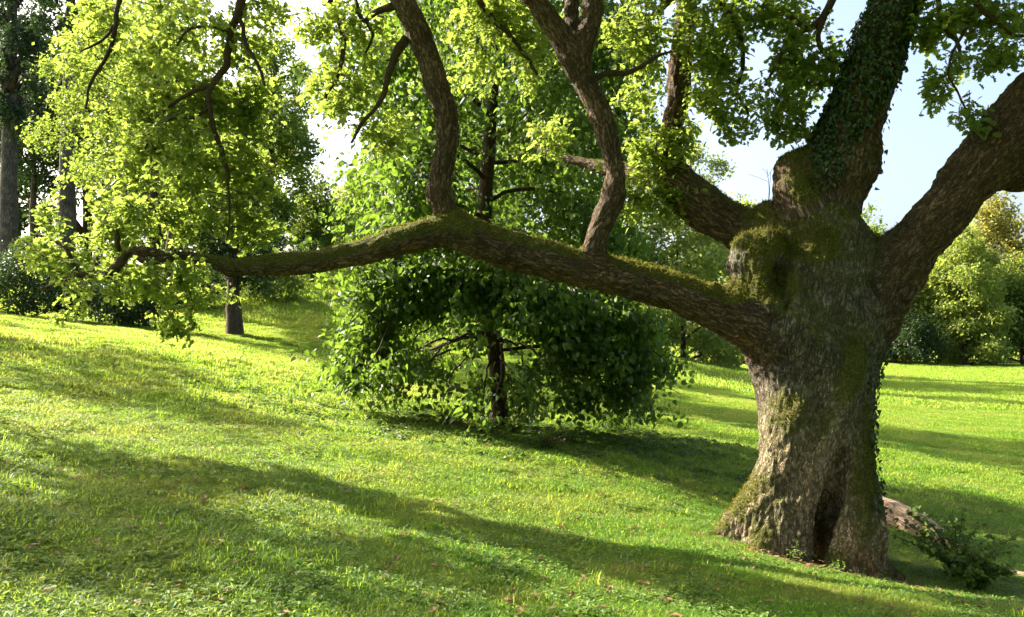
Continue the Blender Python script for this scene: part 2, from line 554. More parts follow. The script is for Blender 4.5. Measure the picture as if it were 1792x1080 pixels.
def gz(x, y):
    x = np.atleast_1d(np.asarray(x, float)); y = np.atleast_1d(np.asarray(y, float))
    xc = np.clip(x, -110, 120); yc = np.clip(y, -20, 155)
    out = np.empty(len(x))
    for s in range(0, len(x), 20000):
        a = xc[s:s + 20000, None] - CTRL[None, :, 0]; b = yc[s:s + 20000, None] - CTRL[None, :, 1]
        d2 = a * a + b * b
        out[s:s + 20000] = (0.5 * d2 * np.log(d2 + 1e-9)) @ _W[:len(CTRL)] + _W[-3] + _W[-2] * xc[s:s + 20000] + _W[-1] * yc[s:s + 20000]
    p = np.stack([x, y, x * 0], 1)
    out += (fbm(p * 1.3, 3, 3) - 0.5) * 0.10 + (fbm(p * 0.25, 5, 2) - 0.5) * 0.25
    return out + EYE
def g1(x, y):
    return float(gz(x, y)[0])

gx = np.concatenate([-np.geomspace(14, 400, 46)[::-1], np.linspace(-13.8, 13.8, 231), np.geomspace(14, 400, 46)])
gy = np.concatenate([-np.geomspace(2, 150, 16)[::-1], np.linspace(-1.5, 24, 214), np.geomspace(24.2, 600, 90)])
XX, YY = np.meshgrid(gx, gy, indexing='ij')
ZZ = gz(XX.ravel(), YY.ravel())
nx, ny = len(gx), len(gy)
ii = (np.arange(nx - 1)[:, None] * ny + np.arange(ny - 1)[None, :]).ravel()
OAK = P(1430, 960, 9.2)
LIN = P(876, 745, 16.0)
def soil_at(x, y):
    d_oak = np.hypot((x - 3.35) / 0.95, (y - 8.3) / 0.75)
    d_lin = np.hypot((x + 0.2 - 0.35 * (15 - y)) / 3.0, (y - 14.4) / 2.4)
    d_t = np.hypot((x + 10.4) / 1.6, (y - 30) / 1.2)
    return np.clip(np.maximum.reduce([1.5 - d_oak * 0.95, 0.95 - d_lin * 0.7, 0.55 - d_t * 0.35]), 0, 1)
me = mesh_from("ground", np.stack([XX.ravel(), YY.ravel(), ZZ], 1), np.stack([ii, ii + ny, ii + ny + 1, ii + 1], 1), True,
               {"soil": soil_at(XX.ravel(), YY.ravel())})
put("ground", me, M['ground'], kind="structure", label="sloping park lawn running down to a flat meadow")
print("ground", time.time() - T0)

# ------------------------------------------------------------------ leaves
def fan(out, mid):
    """leaf outline (half, x>0) mirrored, triangulated to midrib points"""
    V = [(0, y, 0) for y in mid]
    m = len(V)
    for s in (1, -1):
        V += [(s * x, y, abs(x) * 0.35) for x, y in out]
    F = []
    no = len(out)
    for si, s in enumerate((1, -1)):
        o = m + si * no
        a = 0
        for k in range(no - 1):
            # advance midrib when it lies closer
            ym = 0.5 * (out[k][1] + out[k + 1][1])
            while a < m - 1 and mid[a + 1] <= ym:
                F.append((a, o + k, a + 1) if s > 0 else (a, a + 1, o + k))
                a += 1
            F.append((a, o + k, o + k + 1) if s > 0 else (a, o + k + 1, o + k))
        while a < m - 1:
            F.append((a, o + no - 1, a + 1) if s > 0 else (a, a + 1, o + no - 1))
            a += 1
    V = np.array(V, float)
    V[:, 2] += -0.35 * V[:, 1] ** 2 * 0.5
    return V, np.array(F)
T_OAK = fan([(0.09, 0.12), (0.24, 0.30), (0.13, 0.40), (0.36, 0.58), (0.20, 0.66), (0.30, 0.86), (0.10, 0.92)], [0.0, 0.45, 1.0])
T_LIN = fan([(0.26, -0.06), (0.42, 0.22), (0.38, 0.5), (0.18, 0.8)], [0.0, 0.55, 1.05])
T_OVAL = fan([(0.22, 0.25), (0.26, 0.55)], [0.0, 1.0])
T_QUAD = (np.array([(0, 0, 0), (0.33, 0.5, 0.08), (0, 1, -0.08), (-0.33, 0.5, 0.08)], float), np.array([(0, 1, 2), (0, 2, 3)]))
T_IVY = fan([(0.40, 0.05), (0.30, 0.42)], [0.0, 0.95])

def basis(axis, nrm):
    y = unit(axis)
    z = unit(nrm - y * (nrm * y).sum(-1, keepdims=True))
    x = np.cross(y, z)
    return x, y, z

def leaves_mesh(name, pos, axis, nrm, size, tint, T):
    V, F = T
    x, y, z = basis(axis, nrm)
    W = pos[:, None, :] + size[:, None, None] * (V[None, :, 0:1] * x[:, None] + V[None, :, 1:2] * y[:, None] + V[None, :, 2:3] * z[:, None])
    n, k = len(pos), len(V)
    FF = (F[None] + (np.arange(n) * k)[:, None, None]).reshape(-1, 3)
    return mesh_from(name, W.reshape(-1, 3), FF, False, {"tint": np.repeat(tint, k)})

def rand_dirs(n, r=rng):
    v = r.normal(size=(n, 3))
    return unit(v)

def single_leaves(pos, axis, nrm, size, tint, T, mat, parent, want=300, name="leaf", zone=None):
    """the `want` leaves that show largest become leaf objects of their own; returns the mask of the others"""
    d = np.linalg.norm(pos - np.array([0, 0, EYE]), axis=1)
    u, v = UV(pos)
    ok = (u > 0) & (u < 1792) & (v > 0) & (v < 1080)
    if zone is not None:
        ok &= zone
    score = np.where(ok, size / d, -1)
    # spread them: one per 12 px cell at most
    order = np.argsort(-score)
    seen, pick = set(), []
    for i in order:
        if score[i] < 0 or len(pick) >= want:
            break
        key = (int(u[i] // 14), int(v[i] // 14))
        if key in seen:
            continue
        seen.add(key); pick.append(i)
    x, y, z = basis(axis, nrm)
    variants = []
    for k in range(5):
        me_ = mesh_from(name, T[0], T[1], False, {"tint": np.full(len(T[0]), 0.1 + 0.2 * k)})
        me_.materials.append(mat)
        variants.append(me_)
    inv = Matrix.Translation(-Vector(parent.location))
    for i in pick:
        o = bpy.data.objects.new(name, variants[min(4, max(0, int(tint[i] * 5)))])
        COL.objects.link(o)
        s = size[i]
        mw = Matrix(((x[i, 0] * s, y[i, 0] * s, z[i, 0] * s, pos[i, 0]), (x[i, 1] * s, y[i, 1] * s, z[i, 1] * s, pos[i, 1]),
                     (x[i, 2] * s, y[i, 2] * s, z[i, 2] * s, pos[i, 2]), (0, 0, 0, 1)))
        o.parent = parent
        o.matrix_parent_inverse = inv
        o.matrix_basis = mw
    keep = np.ones(len(pos), bool)
    keep[pick] = False
    return keep

def grow(att, seeds, seed_r, path_w=0.35):
    """connect attractors to the skeleton one by one; returns nodes, parent index (seeds have -1)"""
    att = np.asarray(att); seeds = np.asarray(seeds)
    d0 = np.full(len(att), 1e9)
    for s in range(0, len(att), 2000):
        d0[s:s + 2000] = np.sqrt(((att[s:s + 2000, None] - seeds[None]) ** 2).sum(-1)).min(1)
    order = np.argsort(d0)
    n = len(seeds) + len(att)
    pos = np.empty((n, 3)); par = np.full(n, -1); plen = np.zeros(n)
    pos[:len(seeds)] = seeds
    m = len(seeds)
    for i in order:
        p = att[i]
        d = np.sqrt(((pos[:m] - p) ** 2).sum(1))
        j = int(np.argmin(d + path_w * plen[:m]))
        pos[m] = p; par[m] = j; plen[m] = plen[j] + d[j]
        m += 1
    return pos, par

def twig_radii(pos, par, ns, tip, expo=2.3, cap=0.05):
    n = len(pos)
    acc = np.zeros(n)
    for i in range(n - 1, ns - 1, -1):
        if acc[i] == 0:
            acc[i] = tip ** expo
        acc[par[i]] += acc[i]
    return np.minimum(np.maximum(acc, tip ** expo) ** (1 / expo), cap)

def twig_mesh(name, pos, par, rad, ns, sides=4, bend=0.12, seed=1):
    """every link as a bent 2-segment prism"""
    r_ = np.random.default_rng(seed)
    idx = np.arange(ns, len(pos))
    a = pos[par[idx]]; b = pos[idx]
    ra = np.minimum(rad[par[idx]], rad[idx] * 1.5 + 0.002); rb = rad[idx]
    t = unit(b - a)
    L_ = np.linalg.norm(b - a, axis=1, keepdims=True)
    up = np.where(np.abs(t[:, 2:3]) > 0.9, np.array([[1.0, 0, 0]]), np.array([[0, 0, 1.0]]))
    n1 = unit(np.cross(t, up)); n2 = np.cross(t, n1)
    mid = (a + b) / 2 + (n1 * r_.normal(size=(len(a), 1)) + n2 * r_.normal(size=(len(a), 1))) * L_ * bend
    ang = np.linspace(0, 2 * np.pi, sides, endpoint=False)
    off = n1[:, None] * np.cos(ang)[None, :, None] + n2[:, None] * np.sin(ang)[None, :, None]
    V = np.stack([a[:, None] + off * ra[:, None, None], mid[:, None] + off * ((ra + rb) / 2)[:, None, None], b[:, None] + off * rb[:, None, None]], 1)
    n = len(a)
    F = []
    for lv in (0, 1):
        for j in range(sides):
            k = (j + 1) % sides
            F += [(lv * sides + j, lv * sides + k, (lv + 1) * sides + k), (lv * sides + j, (lv + 1) * sides + k, (lv + 1) * sides + j)]
    F = np.array(F)
    FF = (F[None] + (np.arange(n) * 3 * sides)[:, None, None]).reshape(-1, 3)
    V = V.reshape(-1, 3)
    return mesh_from(name, V, FF, True, {"bark": V})

# ------------------------------------------------------------------ the old oak: implicit surface of trunk and limbs
def S(*pts):
    """(u, v, depth, radius in px) -> (x, y, z, r)"""
    return np.array([np.append(P(u, v, d), r * d / FPX) for u, v, d, r in pts])

CHAINS = [
    # name, part index, blend, points
    ("main", 0, 0.16, S((1432, 985, 9.7, 72), (1430, 860, 9.5, 80), (1426, 780, 9.38, 90), (1424, 700, 9.34, 90), (1422, 640, 9.33, 92), (1424, 580, 9.34, 100), (1428, 520, 9.36, 104), (1430, 465, 9.4, 92), (1425, 415, 9.4, 80))),
    ("left_leg", 0, 0.13, S((1402, 690, 9.15, 66), (1391, 760, 9.02, 61), (1379, 830, 8.95, 57), (1366, 890, 8.9, 56), (1356, 940, 8.86, 60), (1346, 985, 8.86, 68))),
    ("left_flare", 0, 0.14, S((1345, 880, 8.95, 44), (1302, 918, 8.93, 36), (1266, 944, 8.9, 22), (1225, 960, 8.88, 12))),
    ("right_leg", 0, 0.10, S((1462, 690, 9.1, 54), (1474, 760, 8.98, 52), (1480, 840, 8.86, 54), (1486, 910, 8.74, 55), (1490, 975, 8.63, 56), (1494, 1040, 8.58, 62))),
    ("right_flare", 0, 0.10, S((1518, 940, 8.8, 20), (1545, 990, 8.7, 14), (1580, 1012, 8.65, 8))),
    ("front_root", 0, 0.10, S((1345, 940, 8.75, 32), (1322, 975, 8.5, 17), (1290, 1000, 8.3, 8), (1262, 1016, 8.15, 4))),
    ("side_root", 0, 0.10, S((1500, 985, 8.55, 34), (1545, 1016, 8.40, 14), (1592, 1036, 8.3, 7), (1630, 1050, 8.2, 4))),
    ("inner_root", 0, 0.08, S((1475, 975, 8.55, 26), (1455, 1002, 8.3, 11), (1432, 1022, 8.15, 5))),
    ("fold", 0, 0.11, S((1500, 590, 8.86, 20), (1492, 650, 8.76, 24), (1474, 715, 8.70, 23), (1448, 780, 8.66, 21), (1422, 845, 8.64, 19), (1404, 905, 8.62, 19), (1396, 965, 8.64, 24))),
    ("left_burl", 0, 0.12, S((1322, 448, 9.08, 50), (1338, 500, 9.05, 54), (1372, 545, 9.1, 60))),
    ("saddle", 0, 0.14, S((1310, 545, 9.1, 42), (1352, 560, 9.05, 52), (1400, 590, 9.1, 80))),
    ("saddle_back", 0, 0.12, S((1345, 395, 9.5, 36), (1392, 420, 9.4, 60))),
    ("knot", 0, 0.07, S((1478, 400, 8.95, 26), (1452, 452, 8.9, 24), (1425, 470, 8.88, 16))),
    ("strut", 0, 0.04, S((1394, 462, 8.85, 14), (1388, 520, 8.76, 16), (1386, 560, 8.72, 14))),
    ("upper_burl", 5, 0.07, S((1390, 298, 9.25, 33), (1390, 330, 9.22, 36), (1406, 365, 9.2, 44))),
    ("left_limb", 1, 0.22, S((1420, 640, 9.25, 84), (1345, 575, 9.12, 58), (1270, 548, 9.0, 40), (1200, 521, 9.0, 35), (1130, 495, 9.0, 33), (1060, 479, 8.98, 32), (980, 462, 8.95, 32), (900, 442, 8.92, 33), (850, 424, 8.9, 31), (792, 405, 8.9, 32), (730, 415, 8.9, 27), (640, 440, 8.92, 23), (560, 458, 8.95, 20), (500, 463, 8.97, 19), (430, 466, 9.0, 16), (405, 469, 9.0, 16), (372, 457, 9.0, 11), (340, 452, 9.0, 9))),
    ("riser_a", 2, 0.08, S((800, 405, 8.9, 26), (780, 372, 8.9, 23), (768, 338, 8.9, 25), (773, 300, 8.9, 21), (783, 250, 8.88, 19.5), (783, 205, 8.85, 20), (765, 152, 8.8, 21), (749, 100, 8.78, 21.5), (729, 50, 8.74, 22), (704, 0, 8.7, 21), (682, -60, 8.65, 21), (665, -140, 8.6, 20))),
    ("riser_b", 3, 0.08, S((1052, 470, 8.95, 28), (1039, 438, 8.9, 21), (1050, 400, 8.88, 21), (1070, 355, 8.86, 21), (1077, 305, 8.84, 18.5), (1066, 250, 8.82, 18.5), (1051, 200, 8.8, 20), (1028, 152, 8.78, 20), (1005, 104, 8.76, 23), (972, 50, 8.72, 20), (930, -10, 8.68, 19), (895, -90, 8.6, 18))),
    ("riser_b_fork", 3, 0.06, S((1010, 105, 8.76, 21), (1030, 60, 8.8, 18), (1038, 20, 8.83, 18), (1032, -80, 8.9, 17))),
    ("fork_stub", 3, 0.05, S((1010, 80, 8.84, 15), (1000, 30, 8.95, 13), (1002, -40, 9.1, 13))),
    ("back_limb", 4, 0.14, S((1400, 450, 9.6, 60), (1325, 412, 9.8, 42), (1270, 388, 9.9, 37), (1225, 358, 10.0, 37), (1192, 334, 10.1, 35), (1145, 316, 10.3, 20), (1090, 300, 10.6, 15), (1040, 290, 11.0, 11), (985, 275, 11.3, 7), (935, 258, 11.6, 4))),
    ("back_riser", 4, 0.08, S((1192, 330, 10.1, 30), (1168, 275, 10.1, 23), (1172, 230, 10.1, 19), (1188, 180, 10.1, 21), (1190, 120, 10.1, 20), (1197, 50, 10.0, 19), (1205, -30, 10.0, 18), (1215, -100, 10.0, 16))),
    ("ivy_limb", 5, 0.14, S((1430, 450, 9.4, 88), (1438, 375, 9.35, 64), (1462, 300, 9.3, 66), (1488, 240, 9.2, 53), (1506, 180, 9.12, 46), (1530, 100, 9.0, 43), (1560, 20, 8.95, 38), (1592, -60, 8.9, 35), (1618, -140, 8.85, 30))),
    ("ivy_bulge", 5, 0.07, S((1500, 262, 9.25, 42), (1496, 300, 9.25, 38), (1478, 350, 9.25, 32))),
    ("right_limb", 6, 0.16, S((1450, 610, 9.35, 90), (1510, 535, 9.25, 68), (1568, 462, 9.15, 52), (1628, 396, 9.0, 45), (1690, 325, 8.85, 47), (1772, 225, 8.65, 52), (1860, 125, 8.4, 50), (1960, 20, 8.2, 44))),
    ("right_side_branch", 6, 0.08, S((1735, 300, 8.8, 36), (1795, 312, 8.8, 24), (1870, 320, 8.9, 22), (1960, 300, 9.0, 19))),
]
CARVE = [
    S((1502, 712, 8.40, 4), (1488, 765, 8.50, 11), (1464, 840, 8.62, 21), (1444, 910, 8.70, 31), (1434, 985, 8.76, 36)),
    S((1362, 735, 8.50, 7), (1342, 780, 8.50, 13), (1326, 830, 8.52, 8)),  # shadow of leaves and burl put into the shape as a groove
    S((1372, 462, 8.80, 16), (1366, 500, 8.74, 18), (1372, 540, 8.75, 10)),
    S((1535, 880, 8.55, 6), (1540, 940, 8.45, 9), (1548, 1010, 8.4, 8)),
    S((1462, 560, 8.2, 6), (1466, 640, 8.16, 8), (1478, 690, 8.15, 5)),
]
H = 0.022
lo = np.array([-3.75, 7.3, -1.25]); hi = np.array([7.4, 11.6, 6.6])
dims = np.ceil((hi - lo) / H).astype(int)
F_ = np.full(dims, 0.4, np.float32)
def field(chain, margin, far=0.4):
    pts = catmull(chain, 0.16)
    mn = (pts[:, :3] - pts[:, 3:4]).min(0) - margin
    mx = (pts[:, :3] + pts[:, 3:4]).max(0) + margin
    i0 = np.clip(((mn - lo) / H).astype(int), 0, dims - 2); i1 = np.clip(((mx - lo) / H).astype(int) + 2, i0 + 1, dims)
    G = np.full(i1 - i0, far, np.float32)
    for k in range(len(pts) - 1):
        a, b = pts[k], pts[k + 1]
        m2 = np.minimum(a[:3] - a[3], b[:3] - b[3]) - margin
        M2 = np.maximum(a[:3] + a[3], b[:3] + b[3]) + margin
        j0 = np.clip(((m2 - lo) / H).astype(int), i0, i1 - 1); j1 = np.clip(((M2 - lo) / H).astype(int) + 2, j0 + 1, i1)
        X = (lo[0] + np.arange(j0[0], j1[0]) * H).astype(np.float32)[:, None, None] - a[0]
        Y = (lo[1] + np.arange(j0[1], j1[1]) * H).astype(np.float32)[None, :, None] - a[1]
        Z = (lo[2] + np.arange(j0[2], j1[2]) * H).astype(np.float32)[None, None, :] - a[2]
        ba = b[:3] - a[:3]; L2 = float((ba ** 2).sum()) + 1e-9
        t = np.clip((X * ba[0] + Y * ba[1] + Z * ba[2]) / L2, 0, 1)
        d = np.sqrt((X - t * ba[0]) ** 2 + (Y - t * ba[1]) ** 2 + (Z - t * ba[2]) ** 2) - (a[3] + t * (b[3] - a[3]))
        sl = tuple(slice(j0[q] - i0[q], j1[q] - i0[q]) for q in range(3))
        G[sl] = np.minimum(G[sl], d)
    return G, tuple(slice(i0[q], i1[q]) for q in range(3))
for nm, part, k, ch in CHAINS:
    G, sl = field(ch, 0.22)
    A = F_[sl]
    h = np.maximum(k - np.abs(A - G), 0) / k
    F_[sl] = np.minimum(A, G) - h * h * k * 0.25
for ch in CARVE:
    G, sl = field(ch, 0.15, 0.3)
    A = F_[sl]; k = 0.05
    h = np.maximum(k - np.abs(A + G), 0) / k
    F_[sl] = np.maximum(A, -G) + h * h * k * 0.25
print("field", dims, time.time() - T0)

def surface_nets(F, lo, H):
    neg = F < 0
    c = neg[:-1, :-1, :-1].astype(np.uint8)
    for dx in (0, 1):
        for dy in (0, 1):
            for dz in (0, 1):
                if dx + dy + dz:
                    c += neg[dx:neg.shape[0] - 1 + dx, dy:neg.shape[1] - 1 + dy, dz:neg.shape[2] - 1 + dz]
    act = (c > 0) & (c < 8)
    del c
    cells = np.argwhere(act)
    ids = np.full(act.shape, -1, np.int32)
    ids[act] = np.arange(len(cells))
    del act
    cv = {}
    for dx in (0, 1):
        for dy in (0, 1):
            for dz in (0, 1):
                cv[(dx, dy, dz)] = F[cells[:, 0] + dx, cells[:, 1] + dy, cells[:, 2] + dz].astype(np.float64)
    acc = np.zeros((len(cells), 3)); cnt = np.zeros(len(cells))
    corners = list(cv)
    for ca in corners:
        for ax in range(3):
            if ca[ax] == 0:
                cb = list(ca); cb[ax] = 1; cb = tuple(cb)
                a, b = cv[ca], cv[cb]
                m = (a < 0) != (b < 0)
                t = np.where(m, a / np.where(m, a - b, 1), 0)
                p = np.zeros((len(cells), 3)); p[:] = ca
                p[:, ax] += t
                acc += p * m[:, None]; cnt += m
    V = lo + (cells + acc / cnt[:, None]) * H
    faces = []
    for ax in range(3):
        o1, o2 = [(1, 2), (2, 0), (0, 1)][ax]
        sa = [slice(1, -1)] * 3; sb = [slice(1, -1)] * 3
        sa[ax] = slice(0, -1); sb[ax] = slice(1, None)
        A = neg[tuple(sa)]; B = neg[tuple(sb)]
        ch = np.argwhere(A != B)
        base = ch.copy(); base[:, o1] += 1; base[:, o2] += 1
        flip = ~A[tuple(ch.T)]
        q = []
        for d1, d2 in ((0, 0), (-1, 0), (-1, -1), (0, -1)):
            c = base.copy(); c[:, o1] += d1; c[:, o2] += d2
            c[:, o1] = np.clip(c[:, o1], 0, ids.shape[o1] - 1); c[:, o2] = np.clip(c[:, o2], 0, ids.shape[o2] - 1)
            c[:, ax] = np.clip(c[:, ax], 0, ids.shape[ax] - 1)
            q.append(ids[tuple(c.T)])
        q = np.stack(q, 1)
        q[flip] = q[flip][:, ::-1]
        faces.append(q)
    Fq = np.vstack(faces)
    Fq = Fq[(Fq >= 0).all(1)]
    return V, Fq
OV, OF = surface_nets(F_, lo, H)
del F_
def vert_normals(V, Fq):
    n = np.cross(V[Fq[:, 2]] - V[Fq[:, 0]], V[Fq[:, 3]] - V[Fq[:, 1]])
    out = np.zeros_like(V)
    for k in range(4):
        for a in range(3):
            out[:, a] += np.bincount(Fq[:, k], n[:, a], len(V))
    return unit(out)
def relax(V, Fq, it=3, lam=0.5):
    for _ in range(it):
        s = np.zeros_like(V); c = np.zeros(len(V))
        for k in range(4):
            a, b = Fq[:, k], Fq[:, (k + 1) % 4]
            for q in range(3):
                s[:, q] += np.bincount(a, V[b, q], len(V)) + np.bincount(b, V[a, q], len(V))
            c += np.bincount(a, minlength=len(V)) + np.bincount(b, minlength=len(V))
        V = V * (1 - lam) + lam * s / np.maximum(c, 1)[:, None]
    return V
OV = relax(OV, OF, 3, 0.5)
ON = vert_normals(OV, OF)
print("nets", len(OV), len(OF), time.time() - T0)
# nearest chain for every vertex
seg = []
for ci, (nm, part, k, ch) in enumerate(CHAINS):
    pts = catmull(ch, 0.25)
    t, n, b = frames(pts[:, :3])
    s = np.concatenate([[0], np.cumsum(np.linalg.norm(np.diff(pts[:, :3], axis=0), axis=1))])
    for i in range(len(pts) - 1):
        seg.append((ci, part, pts[i], pts[i + 1], n[i], n[i + 1], b[i], b[i + 1], s[i], s[i + 1]))
BIGS = [i for i, c in enumerate(CHAINS) if c[0] in ('left_limb', 'right_limb', 'back_limb', 'ivy_limb')]
best = np.full(len(OV), 1e9); bid = np.zeros(len(OV), int); bt = np.zeros(len(OV))
for i, sg in enumerate(seg):
    a, b = sg[2], sg[3]
    ba = b[:3] - a[:3]
    q = OV - a[:3]
    t = np.clip(q @ ba / (ba @ ba), 0, 1)
    d = np.linalg.norm(q - t[:, None] * ba, axis=1) - (a[3] + t * (b[3] - a[3]))
    pen = 0.02 if CHAINS[sg[0]][0] in ("fold", "knot", "strut") else 0.0
    if sg[1] != 0:
        pen = pen + 0.30 * np.clip(1 - (sg[8] + (sg[9] - sg[8]) * t) / (0.75 if sg[0] in (BIGS) else 0.3), 0, 1)
    m = d + pen < best
    best[m] = (d + pen)[m]; bid[m] = i; bt[m] = t[m]
A_ = np.array([s[2] for s in seg]); B_ = np.array([s[3] for s in seg])
cen = A_[bid] + (B_[bid] - A_[bid]) * bt[:, None]
n_ = np.array([s[4] for s in seg])[bid] * (1 - bt[:, None]) + np.array([s[5] for s in seg])[bid] * bt[:, None]
b_ = np.array([s[6] for s in seg])[bid] * (1 - bt[:, None]) + np.array([s[7] for s in seg])[bid] * bt[:, None]
s_ = np.array([s[8] for s in seg])[bid] * (1 - bt) + np.array([s[9] for s in seg])[bid] * bt
vrad = cen[:, 3]
vpart = np.array([s[1] for s in seg])[bid]
vchain = np.array([s[0] for s in seg])[bid]
off = OV - cen[:, :3]
chain_shift = np.where(vpart == 0, 0, vchain * 3.7)
bark = np.stack([(off * n_).sum(1) + chain_shift, (off * b_).sum(1), s_], 1)
# lumps, plates, ridges
bark = np.where((vpart == 0)[:, None], np.stack([OV[:, 0] - 0.12 * OV[:, 2], OV[:, 1], OV[:, 2]], 1), bark)
zt = np.clip(vrad / 0.3, 0.32, 1.0)
lump = (fbm(OV * 2.2, 21, 3) - 0.5) * np.where((vpart == 0) & (OV[:, 2] > 1.9), 0.26, 0.12) * zt + (fbm(OV * 6.5, 22, 2) - 0.5) * 0.055 * zt
f1, f2 = worley(bark * np.array([19, 19, 4.5]) + 3.0 * fbm(bark * 4, 41, 2)[:, None], 5)
plates = np.clip((f2 - f1) * 2.2, 0, 1)
ridge = (plates - 0.55) * 0.022 * (0.35 + 0.65 * zt)
fine = (vnoise(bark * np.array([40, 40, 12]), 9) - 0.5) * 0.012
uu, vv = UV(OV)
mossy = np.clip(ON[:, 2] * 0.9 + 0.05, 0, 1)
tr = (vpart == 0)
moss = mossy * 0.9
moss = np.where(tr, np.clip(ON[:, 2] * 0.9 + 0.25, 0, 1) * 0.75 + 0.12, moss)
# heavier moss on the crotch, on the low limb beyond the first riser, on the inner side of the right leg
def near(u0, v0, ru, rv):
    return np.clip(1.3 - np.hypot((uu - u0) / ru, (vv - v0) / rv), 0, 1)
front = OV[:, 1] < 9.6
moss += front * (0.55 * near(1400, 330, 50, 60) + 0.45 * near(1340, 420, 60, 50) + 0.5 * near(1330, 500, 70, 40) + 0.2 * near(1400, 650, 90, 130) + 0.35 * near(1440, 430, 50, 40)
                 + 0.55 * near(1438, 930, 14, 60) + 0.35 * near(1500, 640, 40, 90) + 0.04 * near(1350, 850, 60, 130) + 0.3 * near(1520, 830, 30, 120))
LEFT_ID = [c[0] for c in CHAINS].index('left_limb')
moss += np.where((vchain == LEFT_ID) & (uu < 830) & (ON[:, 2] > -0.25), 0.6, 0.0)
moss += np.where((vchain == LEFT_ID) & (uu >= 830) & (ON[:, 2] > 0.3), 0.3, 0.0)
moss = np.clip(moss, 0, 1.2)
disp = lump + ridge * (1 - 0.6 * np.clip(moss - 0.5, 0, 1)) + fine
disp += np.clip(moss - 0.55, 0, 1) * np.clip(fbm(OV * 13, 33, 3) - 0.3, 0, 1) * 0.12 * zt
OV = OV + ON * disp[:, None]
ON = vert_normals(OV, OF)
grey = np.where(tr, 0.9, 0.2)
_ea = np.concatenate([OF[:, k] for k in range(4)]); _eb = np.concatenate([OF[:, (k + 1) % 4] for k in range(4)])
_cn = np.bincount(_ea, minlength=len(OV)) + np.bincount(_eb, minlength=len(OV))
for _ in range(90):                       # grey weathered trunk bark grades into the browner bark of the limbs
    grey = 0.3 * grey + 0.7 * (np.bincount(_ea, grey[_eb], len(OV)) + np.bincount(_eb, grey[_ea], len(OV))) / np.maximum(_cn, 1)
pale = np.clip((1.25 - OV[:, 2]) / 0.9, 0, 1) * np.clip(0.3 + fbm(OV * 3, 71, 2), 0, 1) * np.where(tr, 1, 0)
oak = thing("oak_tree", (OAK[0], OAK[1] + 0.2, g1(OAK[0], OAK[1])), "huge old oak with hollow mossy trunk and a long low limb over the lawn", "tree")
PARTN = {0: ("trunk", "grey brown furrowed trunk with a dark cleft between two root legs"),
         1: ("limb", "long low horizontal limb furred with moss"), 2: ("limb", "curved branch rising from the middle of the low limb"),
         3: ("limb", "S shaped forked branch rising near the trunk end of the low limb"), 4: ("limb", "thick limb behind the others with leaves round it"),
         5: ("limb", "ivy clad upright limb with burls at its foot"), 6: ("limb", "bare dark limb slanting up to the upper right")}
fp = vpart[OF[:, 0]]
ox, oy, oz = oak.location
for pid, (pn, lab) in PARTN.items():
    fs = OF[fp == pid]
    used = np.unique(fs)
    remap = np.full(len(OV), -1); remap[used] = np.arange(len(used))
    me = mesh_from(pn, OV[used], remap[fs], True, {"bark": bark[used], "moss": moss[used], "grey": grey[used], "pale": pale[used]})
    me.normals_split_custom_set_from_vertices([tuple(x) for x in ON[used]])
    put(pn, me, M['oak_bark'], oak, label=lab)
print("oak body", time.time() - T0)

